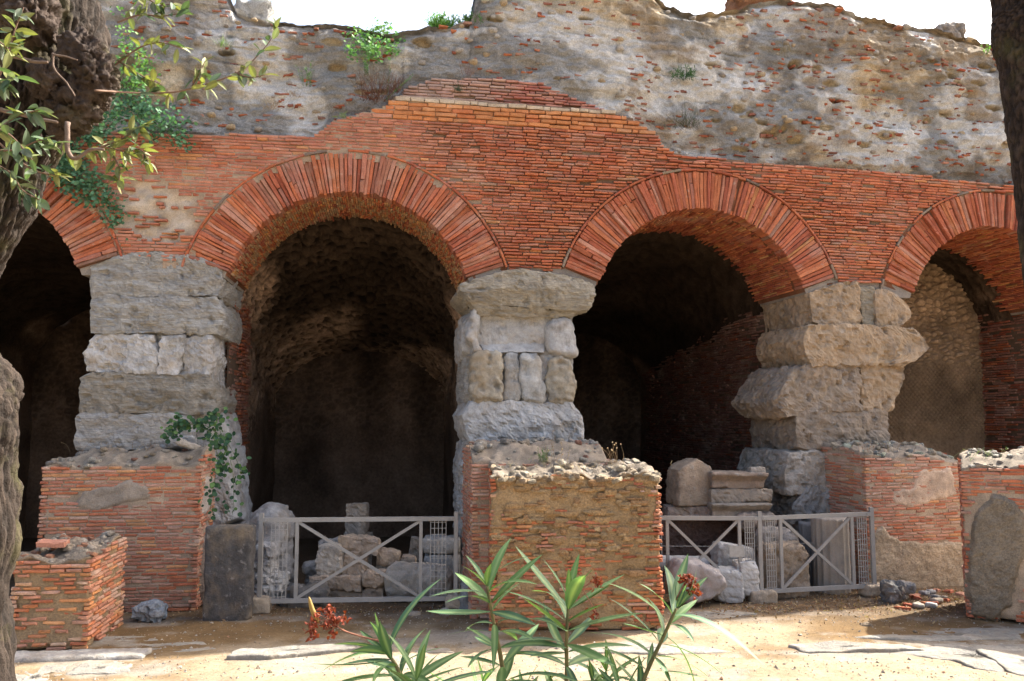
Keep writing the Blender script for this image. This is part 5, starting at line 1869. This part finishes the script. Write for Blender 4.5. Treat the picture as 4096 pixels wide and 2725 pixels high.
tl = thing('gnarled_tree', 'gnarled dark tree with swollen burl and grey green leaf sprays beside the low stump', 'tree', (at(-150, 2700, 3.0)[0], 3.0, float(ground_z(-2.0, 3.0))))
pa, ra = ptree([(-220, 4200, 290), (-215, 3300, 262), (-245, 2725, 248), (-232, 2300, 240), (-235, 1900, 245), (-232, 1680, 250), (-233, 1560, 246), (-245, 1490, 205), (-270, 1440, 150), (-250, 1260, 140), (-190, 1070, 150), (-72, 880, 152), (-14, 740, 154), (46, 597, 156), (92, 480, 175), (128, 370, 220), (135, 240, 255), (120, 90, 268), (80, -100, 265), (70, -400, 240), (0, -900, 200)], 3.0)
V, Q, C, PT = trunk_geo(pa, ra, 190, 420, 901, .014, .05)
obj('trunk', V, Q, None, 'bark', tl, C)
# knobs and stubs of the burl
kr = np.random.default_rng(902)
for (x, y, r, dy) in ((300, 420, 95, -.16), (380, 300, 90, -.18), (250, 470, 80, -.14), (400, 400, 42, -.1), (330, 210, 80, -.2), (120, 60, 105, -.24), (190, 330, 70, -.22), (285, 480, 36, -.12), (360, 445, 30, -.12)):
    c = at(x, y, 3.0 + dy)
    rr_ = r / F * 2.85
    P, Q = stone_geo((rr_ * .9, rr_, rr_ * 1.05), rr_ * .88, rr_ * .34, 16, rr_ * .09, 9100 + int(x))
    obj('burl_knob', P + c, Q, None, 'bark', tl, np.array([.06, .043, .034]))

LEAFG = np.array([(.07, .11, .06), (.095, .13, .075), (.06, .095, .055), (.13, .15, .065), (.12, .14, .10)])
TB = Bag()


def spray(t, pts, Y, n, seed, ln=(.045, .068), yel=.3, r0=.004, start=.15, bagl=TB, light=False):
    rr = np.random.default_rng(seed)
    P = smooth_path([at(p[0], p[1], Y + (p[2] if len(p) > 2 else 0)) for p in pts], 40)
    V, Q, T = tube(P, np.linspace(r0, r0 * .35, 40), 6)
    obj('twig', V, Q, T, 'twig', t, np.array([.16, .10, .07]))
    for k in range(n):
        f = start + (1 - start) * (k + rr.uniform(0, .7)) / n
        p = P[min(39, int(f * 39))]
        ax = P[min(39, int(f * 39) + 1)] - P[max(0, int(f * 39) - 1)]
        ax /= np.linalg.norm(ax) + 1e-9
        d = ax * rr.uniform(.2, .9) + rr.normal(0, .75, 3) + np.array([0, 0, -.25])
        side = rr.normal(0, 1, 3)
        l_ = rr.uniform(*ln)
        col = (np.array([.17, .18, .07]) if rr.random() < yel else LEAFG[rr.integers(0, 5)]) * rr.uniform(.8, 1.2)
        lf = leaf_geo(p + rr.normal(0, .004, 3), d, np.array([0, -.3, 1.0]) + side * .6, l_, l_ * rr.uniform(.34, .46), rr.uniform(0, .3), .15, 7, col, rib=col * 1.25)
        bagl.add(*lf)


for i, (pts, n, yel) in enumerate([
        ([(380, 362, -.2), (560, 372), (700, 368), (830, 335), (960, 285), (1060, 190), (1112, 110)], 34, .5), ([(940, 290), (1000, 310), (1060, 300)], 9, .2), ([(770, 345), (800, 290), (820, 245)], 10, .7),
        ([(270, 618), (330, 620), (400, 590), (470, 600), (560, 640)], 26, .7), ([(400, 590), (480, 560), (540, 520), (590, 500)], 22, .7), ([(450, 620), (480, 680), (470, 740)], 16, .6), ([(470, 600), (560, 600), (600, 660)], 18, .7), ([(275, 500), (270, 600), (280, 630)], 3, .3),
        ([(460, 260), (560, 190), (640, 170), (730, 195)], 18, .5), ([(470, 90), (560, 60), (650, 65), (735, 50)], 20, .4), ([(470, 240), (560, 300), (640, 335)], 14, .5), ([(460, -60), (560, -20), (640, 20), (700, 10)], 18, .4),
        ([(-60, 430, -.3), (20, 250, -.3), (60, 120, -.3), (95, 30, -.3)], 26, .2), ([(-60, 560, -.35), (60, 470, -.35), (160, 440, -.35)], 24, .15), ([(-60, 600, -.3), (60, 600, -.3), (170, 560, -.3), (230, 600, -.3)], 26, .15), ([(-60, 640, -.3), (40, 690, -.3), (90, 760, -.3), (160, 800, -.3)], 22, .2), ([(-80, 300, -.4), (0, 330, -.4), (60, 300, -.4)], 18, .15), ([(-40, 540, -.25), (100, 660, -.25), (200, 700, -.25), (240, 690, -.25)], 16, .2), ([(-80, 100, -.4), (-10, 160, -.4), (50, 210, -.4)], 16, .2), ([(-60, 500, -.4), (40, 540, -.4), (130, 640, -.4)], 18, .2)]):
    spray(tl, pts, 2.9, n, 920 + i, yel=yel)
TB.flush('leaf', 'leaf', tl, 300, 'leaves', smooth=True)
for (pts, r_) in (([(215, 220), (215, 270), (270, 340), (300, 385)], 6), ([(210, 215), (260, 226), (310, 240)], 6), ([(270, 490), (272, 600), (300, 636), (360, 600), (415, 600)], 14), ([(50, 225), (130, 245), (190, 250)], 12), ([(-40, 430), (90, 460), (230, 490)], 14)):
    P = smooth_path([at(x, y, 2.68) for x, y in pts], 20)
    V, Q, T = tube(P + .004 * fbm(P * 30, 2, 5)[:, None], r_ * .8 / F * 2.7 * np.linspace(1, .5, 20), 8)
    obj('branch_stub', V, Q, T, 'twig', tl, np.array([.15, .105, .08]))

tr = thing('leaning_tree', 'slender grey brown tree trunk leaning at the sunny side of the court', 'tree', (at(4400, 2725, 3.6)[0], 3.6, float(ground_z(2.3, 3.6))))
pa, ra = ptree([(4520, 4300, 170), (4470, 3400, 160), (4450, 2725, 150), (4360, 1900, 140), (4262, 1250, 130), (4216, 850, 128), (4182, 560, 128), (4146, 300, 130), (4124, 120, 140), (4112, 0, 130), (4060, -400, 130), (4000, -1000, 120)], 3.6)
V, Q, C, PT2 = trunk_geo(pa, ra, 120, 260, 903, .010, .02)
obj('trunk', V, Q, None, 'bark', tr, C * np.array([1.15, 1.05, 1.0]))
TB2 = Bag()
for i in range(5):
    x = 4060 - 90 * i
    spray(tr, [(4030, -800), (x + 150, -900 - 60 * i), (x - 200, -960), (x - 500, -860 - 40 * i)], 3.6, 22, 970 + i, bagl=TB2, r0=.012)
TB2.flush('leaf', 'leaf', tr, 300, 'leaves', smooth=True)


# ------------------------------------------------------------------ plants growing on the ruin
def disc_leaf(c, n, r, col):
    n = n / np.linalg.norm(n)
    a = np.cross(n, [.3, .2, .9])
    a /= np.linalg.norm(a)
    b = np.cross(n, a)
    th = np.arange(7) * 2 * math.pi / 7
    P = c + (np.cos(th)[:, None] * a * 1.1 + np.sin(th)[:, None] * b) * r + n * r * .12
    V = np.concatenate([P, [c]])
    T = [(7, i, (i + 1) % 7) for i in range(7)]
    return V, T, np.tile(col, (8, 1))


def caper(name, label, strands, seed, n_per, r=(.016, .026), col=((.075, .17, .085), (.10, .21, .11), (.06, .14, .08)), spread=.07, lit=0, d0=.1):
    rr = np.random.default_rng(seed)
    p0 = strands[0][0]
    s_, z_ = onf(p0[0], p0[1], p0[2])
    t = thing(name, label, 'plant', fmap((s_, p0[2], z_)))
    bag = Bag()
    for st in strands:
        P = smooth_path([fmap((*(lambda q: (q[0], dd, q[1]))(onf(x, y, dd)),)) for (x, y, dd) in st], 26)
        V, Q, T = tube(P, np.linspace(.005, .002, 26), 5)
        obj('stem', V, Q, T, 'twig', t, np.array([.10, .13, .06]))
        for k in range(n_per):
            f = rr.uniform(.03, 1)
            p = P[int(f * 25)] + rr.normal(0, spread, 3)
            nn = np.array([rr.normal(0, .5), -1.0 + rr.normal(0, .4), .5 + rr.normal(0, .5)])
            c_ = np.array(col[rr.integers(0, len(col))]) * rr.uniform(.75, 1.25)
            V, T, C = disc_leaf(p, nn, rr.uniform(*r), c_)
            bag.add(V, None, C, T)
    bag.flush('leaf', 'leaf', t, 300, 'leaves', smooth=False)
    return t


caper('caper_bush', 'wide hanging caper bush spilling from the foot of the concrete over the first arch', [
    [(520, 330, -.1), (420, 430, .25), (300, 470, .35), (200, 480, .4)], [(540, 400, -.1), (600, 440, .25), (680, 480, .3), (735, 530, .2)], [(560, 420, -.1), (620, 500, .25), (700, 540, .2), (730, 580, .15)], [(500, 400, -.1), (430, 480, .3), (360, 520, .3), (300, 540, .3)], [(540, 420, -.1), (560, 480, .28), (610, 530, .2)], [(500, 430, -.1), (420, 520, .25), (330, 560, .25)],
    [(240, 600, .02), (270, 660, .15), (330, 720, .15), (380, 790, .1)], [(230, 600, .02), (240, 680, .15), (300, 760, .12), (360, 800, .08)], [(260, 590, .02), (320, 650, .15), (390, 740, .12)], [(220, 620, .02), (220, 690, .12), (270, 740, .12)], [(300, 500, .2), (260, 570, .2), (240, 650, .15)],
    [(400, 740, .06), (440, 820, .05), (470, 900, .05)]], 1001, 230, r=(.017, .03), spread=.09)
caper('caper_bush', 'bright sunlit creeper climbing beside the burl at the broken wall end', [
    [(490, 330, -.2), (500, 220, -.1), (490, 120, -.1), (480, 20, -.2)], [(540, 350, -.2), (560, 250, -.1), (540, 180, -.1)], [(470, 380, -.1), (520, 320, 0), (580, 330, 0)], [(600, 250, -.2), (560, 300, -.05), (520, 360, 0)]], 1002, 110, col=((.14, .30, .08), (.11, .24, .09), (.19, .36, .10)), spread=.08)
caper('caper_bush', 'dark caper with round leaves draped over the corner of the first plinth', [
    [(800, 1700, .75), (860, 1690, 1.0), (900, 1780, 1.1), (930, 1880, 1.05), (935, 1990, 1.0), (930, 2060, 1.0)], [(800, 1710, .75), (850, 1740, 1.1), (870, 1850, 1.1), (850, 1960, 1.05), (840, 2060, 1.02)], [(820, 1700, .75), (900, 1760, 1.0), (950, 1850, 1.0), (965, 1920, 1.0)], [(800, 1700, .75), (740, 1700, .9), (690, 1720, .95), (660, 1745, .98)], [(740, 1700, .75), (720, 1690, .9), (700, 1740, .98)], [(810, 1690, .75), (860, 1670, .9), (890, 1665, .9)], [(830, 1720, .9), (880, 1800, 1.1), (900, 1900, 1.05)]], 1003, 55, r=(.020, .036), col=((.03, .08, .036), (.04, .10, .045), (.025, .065, .036), (.08, .15, .045)), spread=.06)
caper('caper_bush', 'bright green trailing creeper hanging over the low notch of the skyline', [
    [(1480, 165, -.5), (1430, 130, -.4), (1400, 180, -.25), (1420, 220, -.2)], [(1480, 160, -.5), (1500, 110, -.5), (1560, 120, -.5), (1600, 170, -.4)], [(1480, 160, -.5), (1490, 180, -.3), (1500, 210, -.2), (1510, 240, -.2)], [(1450, 150, -.5), (1460, 190, -.25), (1490, 220, -.2)], [(1500, 150, -.5), (1550, 190, -.3), (1580, 200, -.3)]], 1004, 110, r=(.016, .028), col=((.13, .29, .07), (.17, .34, .10), (.11, .23, .08)), spread=.055)


def tuft(name, label, px, py, d, w, h, n, cols, seed, blade=.006, lean=.5, curl=.2, cat='plant', leafy=0):
    rr = np.random.default_rng(seed)
    s, z = onf(px, py, d)
    c = fmap((s, d, z))
    t = []
    for k in range(n):
        dr = np.array([rr.normal(0, lean), rr.normal(-.1, lean * .6), 1.0])
        ln = h * rr.uniform(.5, 1.05)
        b0_ = c + np.array([rr.normal(0, w * .22), rr.normal(0, w * .15), 0])
        col = np.array(cols[rr.integers(0, len(cols))]) * rr.uniform(.8, 1.2)
        if leafy:
            path = b0_ + np.outer(np.linspace(0, 1, 7), dr / np.linalg.norm(dr) * ln)
            V, Q, T = tube(path, np.linspace(.003, .001, 7), 4)
            t.append((V, Q, np.tile(col * .7, (len(V), 1)), T))
            for q in range(leafy):
                f = rr.uniform(.2, 1)
                lf = leaf_geo(b0_ + dr / np.linalg.norm(dr) * ln * f, rr.normal(0, .7, 3) + np.array([0, -.2, .7]), rr.normal(0, 1, 3), blade * 7 * rr.uniform(.7, 1.2), blade * 1.3, .2, .1, 4, col)
                t.append((*lf, None))
        else:
            lf = leaf_geo(b0_, dr, rr.normal(0, 1, 3), ln, blade, rr.uniform(0, curl), .1, 6, col)
            t.append((*lf, None))
    V, Q, T = join([(a[0], a[1], a[3]) for a in t])
    C = np.concatenate([a[2] for a in t])
    o = obj(name, V, Q, T, 'leaf', None, C, origin=c)
    return tag(o, label, cat)


BRG = [(.14, .30, .07), (.18, .36, .09), (.12, .24, .07)]
DRY = [(.27, .17, .09), (.22, .12, .07), (.32, .24, .15)]
RST = [(.20, .085, .05), (.16, .07, .05), (.25, .13, .08)]
GRN = [(.09, .19, .07), (.12, .24, .08)]
tuft('wall_shrub', 'rounded bright green shrub alone on the low notch of the crest', 1762, 128, -.75, .40, .30, 80, BRG, 1101, .011, .75, leafy=16)
tuft('wall_shrub', 'darker round green shrub on the shoulder where the crest rises', 1893, 116, -.55, .38, .28, 80, [(.10, .20, .08), (.13, .26, .08)], 1102, .010, .75, leafy=16)
tuft('wall_shrub', 'bushy yellow green growth behind the trailing creeper on the crest', 1530, 165, -.6, .5, .28, 30, [(.20, .28, .10), (.16, .30, .08)], 1103, .006, .6, leafy=12)
tuft('wall_herb', 'tall leafy green herb spikes standing beside the brown thicket', 1465, 300, -.1, .12, .42, 9, GRN, 1104, .005, .25, leafy=26)
tuft('wall_herb', 'single long green spike leaning out at the foot of the core', 1545, 400, 0, .05, .75, 3, GRN, 1105, .005, .35, leafy=40)
tuft('dry_thicket', 'thicket of dry red brown stems above the stepped end of the upper bricks', 1500, 400, 0, .5, .55, 80, RST, 1106, .004, .6, .3, leafy=5)
tuft('dry_thicket', 'brown dead stems hanging over the ledge of pale bricks', 1575, 370, -.02, .3, .32, 50, RST, 1107, .004, .8, .3, leafy=4)
tuft('wall_herb', 'slim green herb growing on the grey core under the low skyline', 1230, 345, -.1, .18, .38, 10, GRN, 1108, .005, .25, leafy=18)
tuft('dry_grass', 'grey brown dry tussock clinging low on the grey core', 1090, 440, -.05, .3, .18, 90, DRY, 1109, .003, .8, .5)
tuft('dry_grass', 'pale withered tussock beside the slim herb', 1180, 390, -.1, .25, .15, 70, DRY, 1110, .003, .8, .5)
tuft('wall_herb', 'small pale green tuft on the grey core below the perched square block', 890, 190, -.3, .2, .22, 40, [(.17, .28, .09), (.22, .30, .14)], 1111, .006, .5)
tuft('dry_grass', 'reddish dry grass on top of the upper brick wedge', 1880, 305, -.15, .3, .28, 60, RST, 1112, .003, .5, .4)
tuft('dry_grass', 'thin straw tuft at the crown of the upper brick wedge', 2060, 300, -.15, .14, .2, 30, DRY, 1113, .003, .4, .4)
tuft('wall_herb', 'dark green leafy plant rooted in the core above the second arch', 2735, 320, -.3, .4, .28, 26, [(.06, .13, .06), (.08, .17, .07)], 1114, .010, .7, leafy=9)
tuft('dry_thicket', 'wispy dry bush with a few green leaves low on the core', 2740, 510, -.1, .5, .4, 70, [(.16, .12, .09), (.13, .10, .08), (.09, .14, .07)], 1115, .003, .7, .3, leafy=3)
tuft('dry_grass', 'long hanging tuft of dry grass high on the crest', 3115, 170, -.55, .35, -.32, 130, [(.26, .21, .13), (.22, .16, .10)], 1116, .003, .5, .3)
tuft('wall_herb', 'tiny bright green sprig at the end of the crest near the leaning trunk', 3950, 215, -.4, .12, .22, 9, BRG, 1117, .006, .35, leafy=10)
tuft('wall_herb', 'feathery green weed on the face of the upper brick wedge', 1835, 365, -.08, .14, .18, 22, [(.10, .15, .09)], 1118, .003, .7, leafy=6)
tuft('rosette_weed', 'flat grey green rosette weed at the stepped brick edge', 1370, 470, .03, .2, .12, 14, [(.16, .21, .13)], 1119, .025, 1.5, .6)


def stand(name, label, anchor, n, h, cols, seed, heads=False, lean=.3, w=.3, blade=.003, leafy=0):
    rr = np.random.default_rng(seed)
    parts = []
    for k in range(n):
        b0_ = anchor + np.array([rr.normal(0, w * .3), rr.normal(0, w * .2), 0])
        dr = np.array([rr.normal(0, lean), rr.normal(0, lean), 1.0])
        ln = h * rr.uniform(.4, 1)
        pth = smooth_path([b0_, b0_ + dr * ln * .5 + rr.normal(0, .02, 3), b0_ + dr * ln], 8)
        V, Q, T = tube(pth, np.linspace(.0022, .0012, 8), 4)
        col = np.array(cols[rr.integers(0, len(cols))])
        parts.append((V, Q, np.tile(col, (len(V), 1)), T))
        if heads:
            P, Q2 = stone_geo((.010, .010, .010), .0098, .002, 30, .008, seed + k)
            parts.append((P + pth[-1], Q2, np.tile([.45, .33, .2], (len(P), 1)), None))
        for q in range(leafy):
            f = rr.integers(2, 8)
            lf = leaf_geo(pth[f], rr.normal(0, .8, 3) + np.array([0, 0, .5]), rr.normal(0, 1, 3), rr.uniform(.02, .05), .006, .2, .1, 4, col)
            parts.append((*lf, None))
    V, Q, T = join([(a[0], a[1], a[3]) for a in parts])
    o = obj(name, V, Q, T, 'dry_leaf' if heads or 'dry' in name else 'leaf', None, np.concatenate([a[2] for a in parts]), origin=anchor)
    return tag(o, label, 'plant')


stand('dry_seed_stalks', 'dry stalks with pale round seed heads on the sunlit rubble pier', wF(np.array([[1.62, .35, 2.03]]))[0], 9, .36, [(.40, .28, .17), (.34, .22, .13)], 1201, True, .35, .25)
stand('dry_seed_stalks', 'single curved dry stalk with seed head beside the feathery weed', wF(np.array([[.85, .4, 2.03]]))[0], 3, .2, [(.38, .27, .16)], 1202, True, .5, .15)
stand('dry_weed', 'upright dry flower stems between the rubble pier and the flaring stone pier', wF(np.array([[1.0, .75, 2.05]]))[0], 5, .42, [(.36, .26, .15), (.3, .2, .12)], 1203, False, .12, .3, leafy=8)
stand('feathery_weed', 'soft green feathery weed at the foot of the flaring stone pier', wF(np.array([[.72, .8, 2.03]]))[0], 24, .2, [(.10, .19, .06), (.13, .22, .07)], 1204, False, .35, .16, leafy=6)
stand('dry_grass', 'thin dry grass on the earthy top of the first plinth', w1(np.array([[.9, .6, 2.15]]))[0], 26, .16, [(.30, .22, .13), (.24, .15, .09)], 1205, False, .5, .9, leafy=2)
stand('dry_grass', 'reddish dry weeds on the stony top of the plastered plinth', w3(np.array([[.5, .3, 2.1]]))[0], 30, .16, [(.30, .16, .09), (.26, .2, .12)], 1206, False, .45, .9, leafy=2)
stand('dry_grass', 'straw coloured grass on the sunlit rubble pier top', wF(np.array([[1.0, .2, 2.0]]))[0], 60, .09, [(.42, .34, .2), (.36, .27, .16)], 1207, False, .6, 1.9)
stand('succulent_sprig', 'pale green sprigs on the sunlit top of the scarred brick pier', wR(np.array([[.25, .2, 2.08]]))[0], 12, .16, [(.25, .33, .16), (.3, .3, .2)], 1208, False, .6, .5, leafy=4)
